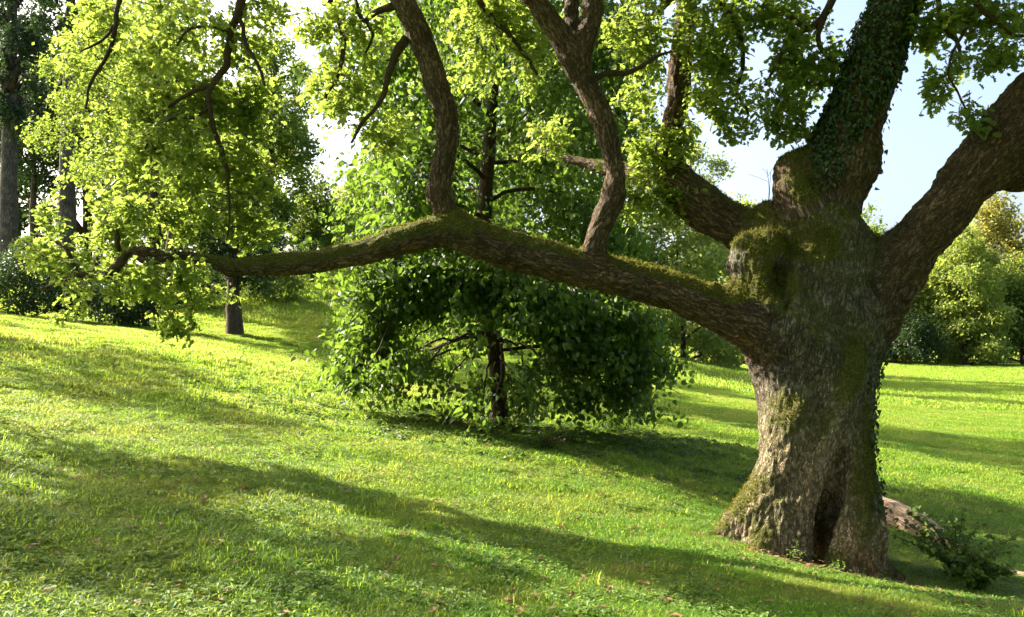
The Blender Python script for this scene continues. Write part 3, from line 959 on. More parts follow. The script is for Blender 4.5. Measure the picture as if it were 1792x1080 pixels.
# free branches of the oak: (pixels, depth, radius px), each a tapered tube of its own
BR = [
    [(345, 452, 9.0, 9), (300, 449, 9.0, 8.5), (262, 444, 9.0, 8), (235, 440, 9.0, 8), (222, 446, 8.98, 8), (205, 468, 8.95, 9), (178, 484, 8.95, 8), (150, 482, 8.95, 7), (122, 488, 8.95, 6), (98, 500, 9.0, 5), (72, 506, 9.0, 3.5)],
    [(232, 441, 9.0, 6), (258, 458, 8.95, 6), (300, 452, 8.9, 5)],
    [(208, 440, 9.0, 5), (206, 400, 8.95, 5), (214, 370, 8.9, 4.2), (232, 346, 8.9, 3)],
    [(140, 482, 8.95, 5), (124, 462, 8.95, 5), (116, 436, 8.95, 4), (98, 424, 9.0, 3.2), (66, 412, 9.0, 2)],
    [(66, 412, 9.0, 3), (58, 420, 9.0, 2), (40, 436, 9.0, 1.5)],
    [(424, -60, 8.6, 9), (422, 0, 8.6, 8), (404, 60, 8.6, 7), (396, 112, 8.6, 6.5), (382, 132, 8.6, 6), (366, 158, 8.6, 5), (370, 190, 8.6, 4.5), (378, 235, 8.65, 4.5), (396, 286, 8.7, 4.2), (400, 320, 8.7, 2.6), (402, 370, 8.7, 2), (396, 420, 8.8, 1.5)],
    [(372, 148, 8.6, 4.5), (335, 162, 8.6, 3.6), (300, 184, 8.65, 3), (270, 208, 8.7, 2)],
    [(366, 188, 8.6, 3.8), (340, 205, 8.6, 3.4), (300, 208, 8.6, 3), (272, 226, 8.6, 2.4), (254, 260, 8.6, 2)],
    [(418, 30, 8.6, 4), (428, 70, 8.5, 3.5), (450, 110, 8.45, 3), (464, 150, 8.4, 2)],
    [(402, 62, 8.6, 4), (372, 46, 8.5, 3.2), (330, 52, 8.5, 2.6), (310, 80, 8.5, 2)],
    [(216, -50, 8.8, 6), (208, 0, 8.8, 5), (203, 45, 8.8, 4.2), (190, 92, 8.8, 3.6), (160, 142, 8.9, 2.8), (150, 190, 8.9, 2)],
    [(204, 40, 8.8, 3.2), (180, 70, 8.8, 2.4), (140, 90, 8.8, 1.8)],
    [(712, 66, 8.75, 9), (692, 96, 8.8, 8), (680, 128, 8.85, 6.5), (672, 165, 8.9, 5), (655, 192, 8.95, 4), (634, 215, 9.0, 3.4), (615, 250, 9.1, 2.2)],
    [(690, 10, 8.7, 8), (656, 22, 8.8, 6), (636, 38, 8.8, 4.5), (628, 20, 8.8, 4), (620, -20, 8.9, 3)],
    [(640, 34, 8.8, 4), (652, 60, 8.8, 3), (640, 92, 8.8, 2)],
    [(1090, 130, 8.9, 5), (1060, 128, 8.85, 6), (1036, 140, 8.8, 7)],
    [(1090, 130, 8.9, 5), (1120, 118, 9.0, 4.5), (1150, 98, 9.1, 3), (1175, 90, 9.2, 2)],
    [(1480, -60, 9.0, 9), (1460, -10, 9.0, 8), (1440, 30, 9.0, 6.5), (1415, 50, 9.0, 5.5), (1400, 42, 9.0, 5), (1385, 30, 9.1, 4)],
    [(1442, 30, 9.0, 6), (1432, 60, 9.0, 5), (1440, 92, 9.0, 4), (1462, 112, 9.0, 3), (1478, 118, 9.05, 2)],
    [(1415, 50, 9.0, 5), (1380, 70, 9.0, 4), (1360, 110, 9.0, 3), (1340, 150, 9.0, 2)],
    [(1580, 68, 8.85, 9), (1590, 64, 8.8, 5), (1598, 60, 8.8, 3)],
    [(1630, -60, 8.6, 5), (1640, 0, 8.6, 4.5), (1655, 50, 8.6, 4), (1674, 72, 8.6, 3.5), (1680, 100, 8.6, 2.6), (1676, 130, 8.6, 2)],
    [(1700, -40, 8.4, 5), (1712, 8, 8.4, 4.5), (1740, 36, 8.4, 4), (1770, 58, 8.4, 3), (1800, 64, 8.4, 2.5)],
    [(1712, 0, 8.4, 4), (1690, 50, 8.4, 3), (1660, 120, 8.4, 2.2), (1690, 190, 8.4, 1.6)],
    [(1240, -60, 9.4, 8), (1260, 0, 9.4, 6), (1290, 50, 9.4, 5), (1300, 110, 9.5, 4), (1290, 160, 9.5, 3), (1310, 200, 9.5, 2)],
    [(1205, -30, 10.0, 10), (1150, 20, 9.8, 6), (1110, 60, 9.7, 4)],
    [(560, -60, 9.2, 7), (575, 0, 9.2, 6), (600, 60, 9.2, 5), (596, 120, 9.2, 4), (570, 170, 9.3, 3)],
    [(820, -60, 9.6, 6), (850, 20, 9.6, 5), (900, 70, 9.6, 4), (940, 130, 9.7, 3)],
]
seed_pts = []
for k, b in enumerate(BR):
    q = catmull(S(*b), 0.05)
    w = (fbm(q[:, :3] * 7 + k, 50 + k, 2)[:, None] - 0.5) * 0.05
    q[1:-1, :3] += w[1:-1] * np.array([[1, 0.6, 1]])
    me = tubes_mesh("branch", [(q[:, :3], np.maximum(q[:, 3], 0.0035), 8, 0.5)], {"moss": 0.15 if k > 4 else 0.45, "grey": 0.2})
    put("branch", me, M['twig_bark'] if k > 4 else M['oak_bark'], oak)
    seed_pts.append(q[1::3])
for nm, part, k, ch in CHAINS:
    if part in (1, 2, 3, 4, 6):
        seed_pts.append(catmull(ch, 0.15))
seeds = np.vstack(seed_pts)
# limbs go on above the frame and carry the crown
UPPER = [S((665, -140, 8.6, 24), (640, -260, 8.5, 20), (560, -420, 8.3, 14), (420, -560, 8.1, 8)),
         S((665, -140, 8.6, 18), (720, -320, 9.2, 13), (760, -520, 9.8, 7)),
         S((895, -90, 8.6, 21), (840, -260, 8.4, 16), (800, -460, 8.2, 8)),
         S((1032, -80, 8.9, 17), (1040, -300, 9.4, 16), (1080, -560, 10.0, 8)),
         S((1215, -100, 10.0, 16), (1240, -300, 10.6, 12), (1300, -520, 11.4, 7)),
         S((1618, -140, 8.85, 30), (1650, -360, 8.9, 24), (1600, -640, 9.2, 14), (1520, -860, 9.4, 7)),
         S((1640, -300, 8.9, 18), (1440, -480, 9.4, 12), (1260, -560, 9.6, 7)),
         S((1960, 20, 8.2, 40), (2100, -160, 8.0, 30), (2200, -420, 8.0, 16)),
         S((500, -430, 8.2, 9), (430, -180, 8.5, 8), (424, -60, 8.6, 7)), S((500, -430, 8.2, 8), (300, -260, 8.6, 7), (216, -50, 8.8, 6)),
         S((1500, -420, 9.2, 9), (1490, -200, 9.0, 8), (1480, -60, 9.0, 7)), S((1640, -330, 8.9, 8), (1650, -160, 8.7, 7), (1630, -60, 8.6, 5)),
         S((1645, -300, 8.9, 9), (1720, -180, 8.5, 6), (1700, -40, 8.4, 5)), S((1080, -400, 9.6, 9), (1200, -220, 9.5, 8), (1240, -60, 9.4, 7)),
         S((640, -260, 8.5, 9), (590, -140, 9.0, 7), (560, -60, 9.2, 6)), S((850, -260, 8.5, 9), (830, -150, 9.2, 7), (820, -60, 9.6, 6)),
         S((1208, -60, 10.0, 9), (1205, -30, 10.0, 9)),
         S((1205, -20, 10.0, 9), (1205, -40, 10.0, 9))]
up_seeds = []
for b in UPPER[:16]:
    q = catmull(b, 0.12)
    me = tubes_mesh("branch", [(q[:, :3], q[:, 3], 10, 0.3)], {"moss": 0.1, "grey": 0.3})
    put("branch", me, M['oak_bark'], oak)
    up_seeds.append(q[::2])
print("oak branches", time.time() - T0)

# attractors for leafy twigs: (u, v, ru, rv, depth, half depth, count)
BL = [
    (240, 60, 150, 80, 8.7, .7, 330), (420, 60, 80, 80, 8.5, .6, 150), (330, 170, 130, 70, 8.6, .6, 300), (150, 60, 60, 70, 8.9, .5, 90),
    (200, 190, 70, 60, 8.9, .5, 80), (290, 270, 110, 60, 8.8, .6, 220), (400, 250, 70, 70, 8.7, .5, 150), (340, 350, 130, 60, 8.9, .6, 260),
    (170, 380, 90, 50, 9.0, .5, 160), (90, 420, 60, 50, 9.0, .4, 90), (250, 410, 130, 45, 8.95, .6, 190), (430, 400, 50, 45, 8.9, .4, 70),
    (150, 470, 100, 30, 8.95, .5, 80), (250, 500, 90, 40, 8.9, .6, 110), (330, 500, 60, 45, 8.9, .6, 100), (310, 555, 55, 26, 8.9, .4, 60),
    (130, 520, 70, 25, 8.95, .4, 50), (210, 550, 35, 25, 8.9, .3, 28), (470, 410, 30, 25, 8.9, .3, 18),
    (630, 60, 80, 80, 9.1, .6, 150), (600, 170, 60, 80, 9.3, .6, 120), (670, 220, 50, 60, 9.4, .5, 60), (560, 40, 40, 50, 9.3, .4, 40),
    (870, 30, 100, 70, 9.8, .5, 150), (830, 110, 50, 70, 9.8, .5, 60), (930, 100, 40, 60, 9.8, .5, 50), (490, 20, 40, 20, 8.8, .3, 20),
    (1120, 60, 60, 80, 9.5, .6, 120), (1120, 160, 40, 60, 9.8, .5, 60), (1250, 60, 80, 80, 9.5, .6, 190), (1270, 150, 80, 60, 9.5, .5, 130), (1290, 215, 40, 40, 9.5, .4, 45),
    (1380, 50, 70, 60, 9.1, .5, 120), (1370, 130, 80, 60, 9.1, .5, 130), (1375, 210, 55, 45, 9.1, .4, 65), (1450, 90, 30, 60, 9.1, .4, 50), (1330, 30, 60, 40, 9.1, .4, 60),
    (1620, 30, 30, 50, 8.7, .4, 40), (1660, 80, 55, 70, 8.6, .4, 85), (1690, 30, 60, 40, 8.5, .4, 60), (1640, 160, 30, 45, 8.6, .3, 30), (1700, 200, 30, 30, 8.5, .3, 18), (1770, 50, 50, 60, 8.4, .4, 60), (1745, 110, 40, 35, 8.4, .3, 30),
    (1150, 270, 60, 50, 9.9, .4, 110), (1120, 350, 50, 45, 9.9, .4, 70), (1190, 350, 35, 25, 9.8, .25, 36), (1190, 240, 25, 40, 9.8, .3, 30), (1020, 265, 45, 35, 10.2, .5, 50), (960, 240, 40, 40, 10.4, .4, 40),
]
def ellips(n, u, v, ru, rv, d, dd, r_=rng):
    q = unit(r_.normal(size=(n, 3))) * (r_.random((n, 1)) ** 0.4)
    return np.array([P(u + a * ru, v + b * rv, d + c * dd) for a, b, c in q])
BL += [(450, 330, 45, 60, 8.8, .5, 60), (450, 180, 30, 60, 8.7, .5, 45), (120, 330, 30, 40, 9.0, .4, 25), (90, 20, 40, 30, 8.9, .4, 30), (400, 520, 30, 25, 8.9, .2, 8)]
FRONT = np.vstack([ellips(n, *a) for *a, n in [(150, 478, 70, 26, 8.75, .2, 12), (250, 470, 60, 20, 8.75, .2, 12), (330, 466, 40, 20, 8.75, .2, 8), (80, 430, 40, 40, 8.75, .2, 14), (330, 250, 90, 100, 8.5, .2, 50), (300, 80, 120, 70, 8.45, .2, 50), (220, 380, 60, 40, 8.7, .2, 30)]])
att = np.vstack([FRONT] + [ellips(int(n * (0.62 if u < 520 else 1)), u, v, ru, rv, d + (0.38 if u < 520 else 0.1), dd * (0.55 if u < 520 else 1)) for u, v, ru, rv, d, dd, n in BL])
# layered sprays: squeeze the points towards wavy sheets so that the crown has gaps and tiers
lay = np.sin(att[:, 2] * 9.0 + 2.2 * np.sin(att[:, 0] * 2.1) + att[:, 1] * 1.7)
att[:, 2] += lay * 0.06
gap = fbm(att * 2.1, 77, 2)
gap = gap * 0.6 + 0.4 * fbm(att * 4.3, 78, 2)
att = att[gap > 0.45]
pos, par = grow(att, seeds[:, :3], seeds[:, 3])
ns = len(seeds)
rad = twig_radii(pos, par, ns, 0.0022, 2.2, 0.03)
rad[:ns] = np.minimum(rad[:ns], seeds[:, 3])
put("twigs", twig_mesh("twigs", pos, par, rad, ns, 4, 0.14), M['twig_bark'], oak, kind="stuff")
tips = pos[ns:]; tdir = unit(pos[ns:] - pos[par[ns:]])
def sprout(tips, tdir, per, size, spread, r_, flat=0.75, droop=0.15):
    n = len(tips)
    cnt = per
    base = np.repeat(tips, cnt, 0) + r_.normal(size=(n * cnt, 3)) * spread
    d = np.repeat(tdir, cnt, 0) * 0.55 + unit(r_.normal(size=(n * cnt, 3))) * np.array([1, 1, 0.6])
    d[:, 2] -= droop
    d = unit(d)
    nr = unit(r_.normal(size=(n * cnt, 3)) * (1 - flat) + np.array([0, 0, 1.0]) * flat + r_.normal(size=(n * cnt, 3)) * 0.18)
    sz = size * r_.uniform(0.55, 1.3, n * cnt)
    tint = np.clip(np.repeat(r_.random(n), cnt) * 0.5 + r_.random(n * cnt) * 0.5, 0, 1)
    return base, d, nr, sz, tint
L_ = sprout(tips, tdir, 11, 0.088, 0.05, rng, 0.6)
keep = single_leaves(*L_, T_OAK, M['oak_leaf'], oak, 300)
put("foliage", leaves_mesh("foliage", *[x[keep] for x in L_], T_OAK), M['oak_leaf'], oak, kind="stuff")
print("oak leaves", len(L_[0]), time.time() - T0)
# crown above the frame
ups = np.vstack(up_seeds)
BU = [(560, -300, 240, 130, 8.4, 1.2, 130), (300, -110, 180, 60, 8.8, 0.7, 60), (780, -420, 200, 160, 9.2, 1.6, 300), (860, -250, 170, 100, 9.3, 1.0, 170), (1180, -240, 160, 90, 9.8, 1.2, 150), (1080, -500, 220, 200, 10, 2, 220), (1350, -350, 200, 200, 9.6, 2, 220), (1300, -600, 250, 160, 9.6, 2, 150),
      (1560, -700, 250, 250, 9.3, 1.8, 260), (1680, -260, 120, 120, 8.8, 1.2, 90), (2050, -350, 220, 260, 8.4, 1.5, 220), (1500, -180, 120, 70, 9.2, 0.8, 90), (1000, -180, 160, 70, 9.6, 0.8, 100), (640, -130, 110, 60, 9.2, 0.8, 80)]
att = np.vstack([ellips(n, *a) for *a, n in BU])
pos, par = grow(att, ups[:, :3], ups[:, 3])
ns = len(ups); rad = twig_radii(pos, par, ns, 0.005, 2.2, 0.05)
put("upper_twigs", twig_mesh("upper_twigs", pos, par, rad, ns, 4, 0.12), M['twig_bark'], oak, kind="stuff")
tips = pos[ns:]; tdir = unit(pos[ns:] - pos[par[ns:]])
L_ = sprout(tips, tdir, 12, 0.17, 0.14, rng, 0.6)
put("upper_foliage", leaves_mesh("upper_foliage", *L_, T_OVAL), M['oak_leaf'], oak, kind="stuff")

SHADE_CROWN = [((2.5, 4.0, 10.0), 3.0), ((6.0, 5.0, 9.6), 3.0), ((-0.5, 5.0, 10.2), 2.8), ((5.0, 0.5, 9.2), 3.0), ((1.5, -0.5, 9.6), 3.0), ((8.5, 8.5, 9.0), 3.0), ((9.5, 3.5, 8.6), 2.8), ((4.0, 9.0, 11.5), 3.0), ((7.0, 11.5, 10.5), 3.0), ((-1.5, 1.0, 9.4), 2.4), ((3.0, -4.0, 8.6), 2.6)]  # unseen crown masses above the camera, added to block sky light
root = P(1600, -640, 9.2)
WS = []
for k, (c, r0) in enumerate(SHADE_CROWN):
    c = np.array(c)
    st = root if k not in (5, 8) else P(2100, -160, 8.0)
    q = catmull(np.array([np.append(st, 0.085), np.append(st * 0.5 + c * 0.5 + [0, 0, 0.7 + 0.1 * k], 0.06), np.append(c, 0.03)]), 0.3)
    put("branch", tubes_mesh("branch", [(q[:, :3], q[:, 3], 8, 0.3)], {"moss": 0.1, "grey": 0.3}), M['oak_bark'], oak)
    WS.append(q[3:])
WS = np.vstack(WS)
att = np.vstack([np.array(c) + unit(rng.normal(size=(150, 3))) * (rng.random((150, 1)) ** 0.4) * r0 * np.array([1, 1, 0.5]) for c, r0 in SHADE_CROWN])
pos, par = grow(att, WS[:, :3], WS[:, 3])
ns = len(WS); rad = twig_radii(pos, par, ns, 0.006, 2.2, 0.04)
put("upper_twigs", twig_mesh("upper_twigs", pos, par, rad, ns, 3, 0.12), M['twig_bark'], oak, kind="stuff")
L_ = sprout(pos[ns:], unit(pos[ns:] - pos[par[ns:]]), 12, 0.24, 0.2, rng, 0.7)
put("upper_foliage", leaves_mesh("upper_foliage", *L_, T_OVAL), M['oak_leaf'], oak, kind="stuff")

# ivy on the upright limb, scales of it on the edge of the trunk
iv = np.where((vpart == 5) & (ON[:, 1] < 0.5) & ((vv < 330) & (uu > 1420 + (vv - 0) * 0.0) | (vv < 200)))[0]
edge = uu - np.interp(vv, [-150, 0, 100, 200, 260, 330, 400], [1610, 1570, 1532, 1500, 1480, 1460, 1440])
wgt = np.where(edge[iv] < np.interp(vv[iv], [0, 180, 260, 380], [60, 40, 10, -2]), 1.0, 0.06) * np.where(vv[iv] > 300, 0.4, 1)
pick = rng.choice(iv, 5200, p=wgt / wgt.sum())
iv2 = np.where((vpart == 0) & (uu > 1515) & (vv > 590) & (vv < 900) & (ON[:, 0] > 0.5))[0]
iv3 = np.where((vpart == 5) & (vv > 290) & (vv < 430) & (uu < 1400) & (uu > 1340) & (ON[:, 1] < 0.2) & (ON[:, 0] < -0.3))[0]
pick = np.concatenate([pick, rng.choice(iv2, 330)])
pn = ON[pick]
base = OV[pick] + pn * rng.uniform(0.005, 0.05, (len(pick), 1))
d = unit(np.array([0, 0, -1.0]) + rng.normal(size=(len(pick), 3)) * 0.55 + pn * 0.3)
nr = unit(pn + rng.normal(size=(len(pick), 3)) * 0.4)
put("ivy", leaves_mesh("ivy", base, d, nr, rng.uniform(0.035, 0.07, len(pick)), rng.random(len(pick)), T_IVY), M['ivy_leaf'], oak, kind="stuff",
    label="dark green ivy sheath climbing the upright limb")
# moss cushions: short fuzz where the moss is thick
mi = np.where((moss > 0.62) & (ON[:, 1] < 0.6))[0]
pick = rng.choice(mi, 26000)
pn = ON[pick]
base = OV[pick] + rng.normal(size=(len(pick), 3)) * 0.008 - pn * 0.004
d = unit(pn + rng.normal(size=(len(pick), 3)) * 0.55)
put("moss", leaves_mesh("moss", base, d, unit(rng.normal(size=(len(pick), 3))), rng.uniform(0.012, 0.034, len(pick)) * np.clip(vrad[pick] / 0.15, 0.6, 1.2), rng.random(len(pick)),
                        (np.array([(-0.14, 0, 0), (0.14, 0, 0), (0, 1, 0)], float), np.array([(0, 1, 2)]))), M['moss_tuft'], oak, kind="stuff", label="yellow green moss along the tops of the limbs")
# rotten pocket in the crotch: standing dead stems and strips of bark
stems = [[(1344, 482, 8.75, 1.2), (1345, 430, 8.75, 1.0), (1343, 380, 8.75, .8), (1346, 330, 8.75, .6), (1342, 296, 8.75, .5)],
         [(1350, 470, 8.8, .8), (1352, 400, 8.8, .6), (1347, 340, 8.8, .5), (1349, 300, 8.8, 0.4)],
         [(1344, 318, 8.75, 1), (1330, 312, 8.75, 0.8), (1310, 305, 8.75, 0.6)], [(1343, 310, 8.75, 1), (1352, 296, 8.75, 0.7), (1358, 290, 8.75, 0.6)], [(1343, 305, 8.75, 1), (1334, 294, 8.75, 0.6)]]
for s in stems[:2]:
    q = catmull(S(*s), 0.06)
    put("dead_shoot", tubes_mesh("dead_shoot", [(q[:, :3], np.maximum(q[:, 3], 0.0025), 5, 0.2)] + [(catmull(S(*t), 0.05)[:, :3], np.full(len(catmull(S(*t), 0.05)), 0.002), 4, 0) for t in (stems[2:] if s is stems[0] else [])]), M['far_bark'], oak)
items = []
for k in range(34):
    c = P(rng.uniform(1348, 1380), rng.uniform(462, 500), rng.uniform(8.80, 8.92))
    a = unit(rng.normal(size=3) * np.array([1, .4, .8])); L0 = rng.uniform(0.04, 0.11)
    items.append((np.array([c - a * L0, c + rng.normal(size=3) * 0.01, c + a * L0]), np.full(3, rng.uniform(0.003, 0.007)), 4, 0.3))
for k in range(8):
    u0 = rng.uniform(1385, 1470); v0 = rng.uniform(340, 520)
    m_ = np.argmin((uu - u0) ** 2 + (vv - v0) ** 2 + 4e3 * (OV[:, 1] > 9.2))
    c = OV[m_] + ON[m_] * 0.02
    a = unit(rng.normal(size=3)); L0 = rng.uniform(0.03, 0.08)
    items.append((np.array([c - a * L0, c + ON[m_] * 0.02, c + a * L0 * 1.2]), np.array([.005, .004, .002]), 4, 0.3))
put("bark_litter", tubes_mesh("bark_litter", items), M['far_bark'], oak, kind="stuff", label="brown strips of dead bark lodged in the crotch")
print("oak done", time.time() - T0)

# ------------------------------------------------------------------ the linden behind the limb
lz = g1(LIN[0], LIN[1])
linden = thing("linden_tree", (LIN[0], LIN[1], lz), "broad leaved linden with a drooping dark green skirt behind the low oak limb", "tree")
TR = np.array([(LIN[0] + 0.03, 16.0, lz - 0.15, 0.24), (LIN[0], 16.0, lz + 0.15, 0.19), (-0.27, 16.0, lz + 0.8, 0.165), (-0.33, 16.0, lz + 1.5, 0.16), (-0.5, 16.0, lz + 2.4, 0.155), (-0.55, 16.0, lz + 4.2, 0.15), (-0.4, 16.1, lz + 6.5, 0.12), (-0.2, 16.1, lz + 9, 0.09), (-0.1, 16, lz + 12.5, 0.04)])
q = catmull(TR, 0.15)
put("trunk", tubes_mesh("trunk", [(q[:, :3], q[:, 3], 14, 0.35)]), M['linden_bark'], linden)
lseeds = [q[8:]]
for k in range(44):
    h = 1.5 + 11.0 * (k / 43.0) ** 1.1
    c = TR[np.argmin(abs(TR[:, 2] - lz - h))][:2]
    az = k * 2.4 + rng.uniform(-.3, .3)
    reach = (3.7 if h < 4 else 3.15) * (0.75 + 0.3 * rng.random()) * (1.0 if h < 8 else max(0.35, 1 - (h - 8) / 9))
    dv = np.array([math.cos(az), math.sin(az)])
    hh = lz + h
    rise = 0.35 if h > 3 else 0.15
    drop = 1.9 if h < 4 else 1.0
    if h < 3:
        drop = min(drop, h - 0.55)
    pts = [(c[0], 16, hh, 0.05 if h > 2 else 0.035)]
    for t in (0.25, 0.5, 0.78, 1.0):
        pts.append((c[0] + dv[0] * reach * t, 16 + dv[1] * reach * t, hh + rise * math.sin(t * 2.4) * 1.2 - drop * t ** 2.2, 0.045 * (1 - t) + 0.008))
    b = catmull(np.array(pts), 0.15)
    b[1:, :3] += (np.stack([fbm(b[1:, :3] * 1.5, 60 + k + j * 9, 2) for j in range(3)], 1) - 0.5) * 0.3
    if k < 22:
        put("branch", tubes_mesh("branch", [(b[:, :3], b[:, 3], 6, 0.3)]), M['linden_bark'], linden)
    lseeds.append(b[2:])
ls = np.vstack(lseeds)
# attractors hug each branch and droop from it
att = []
for b in lseeds[1:]:
    h = b[0, 2] - lz
    n = int(110 if h < 3 else 210)
    i = rng.integers(2, len(b), n)
    i = np.maximum(i, rng.integers(2, len(b), n))
    p = b[i, :3] + rng.normal(size=(n, 3)) * np.array([0.42, 0.42, 0.22])
    p[:, 2] -= rng.random(n) ** 1.5 * 0.75
    att.append(p)
# more sprays on the right shaded skirt and the left lit one
for u, v, ru, rv, d, dd, n in [(640, 600, 45, 70, 14.6, .7, 150), (610, 640, 25, 45, 14.6, .5, 50), (700, 520, 110, 40, 14.2, .8, 220), (760, 480, 110, 30, 13.8, .6, 120), (960, 560, 110, 50, 13.8, .7, 260),
                               (1060, 590, 90, 60, 14.4, .8, 260), (960, 650, 80, 40, 14.3, .6, 130), (1100, 640, 50, 35, 14.8, .6, 80), (880, 690, 50, 45, 15.6, .35, 90), (1010, 680, 50, 25, 14.6, .5, 50), (690, 660, 50, 30, 15.2, .5, 50),
                               (830, 600, 60, 60, 15.0, .5, 90), (1120, 560, 50, 50, 15.5, .8, 100), (850, 520, 60, 40, 14, .5, 110)]:
    att.append(ellips(n, u, v, ru, rv, d, dd))
for k, (u, v, d, n) in enumerate([(585, 655, 14.6, 70), (600, 705, 15.0, 60), (645, 720, 15.2, 50), (640, 570, 13.8, 70), (560, 505, 13.6, 60), (700, 700, 14.6, 50), (770, 705, 15.0, 50), (1192, 690, 15.0, 60), (1182, 640, 14.6, 70), (1160, 580, 14.0, 70),
                                  (1110, 692, 14.4, 60), (1030, 718, 14.4, 60), (960, 722, 14.8, 50), (1165, 530, 14.4, 60), (905, 735, 15.3, 50), (840, 740, 15.4, 40), (620, 620, 14.0, 60), (690, 640, 13.6, 60), (1080, 640, 13.6, 60), (1000, 670, 13.5, 60)]):
    e = P(u, v, d)
    b0 = np.array([-0.35, 16.0, min(e[2] + 1.3, lz + 3.4)])
    m_ = (b0 + e) / 2 + np.array([0, 0, 0.38])
    b = catmull(np.array([np.append(b0, 0.035), np.append(m_, 0.022), np.append(e, 0.006)]), 0.15)
    b[1:-1, :3] += rng.normal(size=(len(b) - 2, 3)) * 0.03
    put("branch", tubes_mesh("branch", [(b[:, :3], b[:, 3], 5, 0.3)]), M['linden_bark'], linden)
    i = rng.integers(len(b) // 4, len(b), n)
    p = b[i, :3] + rng.normal(size=(n, 3)) * np.array([0.2, 0.2, 0.09])
    p[:, 2] -= rng.random(n) ** 2 * 0.35
    att.append(p)
    ls = np.vstack([ls, b[2:]])
att = np.vstack(att)
gzz = gz(att[:, 0], att[:, 1])
att = att[(att[:, 2] > gzz + 0.3)]
uL, vL = UV(att)
# the open window left of the trunk where the lit grass shows through
hole = (np.hypot((uL - 765) / 66, (vL - 596) / 36) < 1) | (np.hypot((uL - 925) / 34, (vL - 610) / 30) < 1) | (np.hypot((uL - 735) / 60, (vL - 680) / 24) < 1) | (np.hypot((uL - 965) / 30, (vL - 690) / 20) < 1) | (np.hypot((uL - 812) / 26, (vL - 650) / 40) < 1)
stem = (np.abs(uL - 872) < 30) & (vL > 545) & (vL < 745) & (att[:, 1] < 16.2)
att = att[~((hole & (rng.random(len(att)) < 0.86)) | (stem & (rng.random(len(att)) < 0.85)))]
lowz = att[:, 2] < 2.6
att = att[fbm(att * np.array([1.1, 1.1, 1.7]), 91, 2) > np.where(lowz, 0.45, 0.36)]
pos, par = grow(att, ls[:, :3], ls[:, 3], 0.3)
ns = len(ls); rad = twig_radii(pos, par, ns, 0.003, 2.2, 0.025)
rad[:ns] = np.minimum(rad[:ns], ls[:, 3])
put("twigs", twig_mesh("twigs", pos, par, rad, ns, 3, 0.12), M['linden_bark'], linden, kind="stuff")
tips = pos[ns:]; tdir = unit(pos[ns:] - pos[par[ns:]])
L_ = sprout(tips, tdir, 9, 0.108, 0.11, rng, 0.45, 0.85)
keep = single_leaves(*L_, T_LIN, M['linden_leaf'], linden, 300)
put("foliage", leaves_mesh("foliage", *[x[keep] for x in L_], T_LIN), M['linden_leaf'], linden, kind="stuff")
print("linden", len(L_[0]), time.time() - T0)

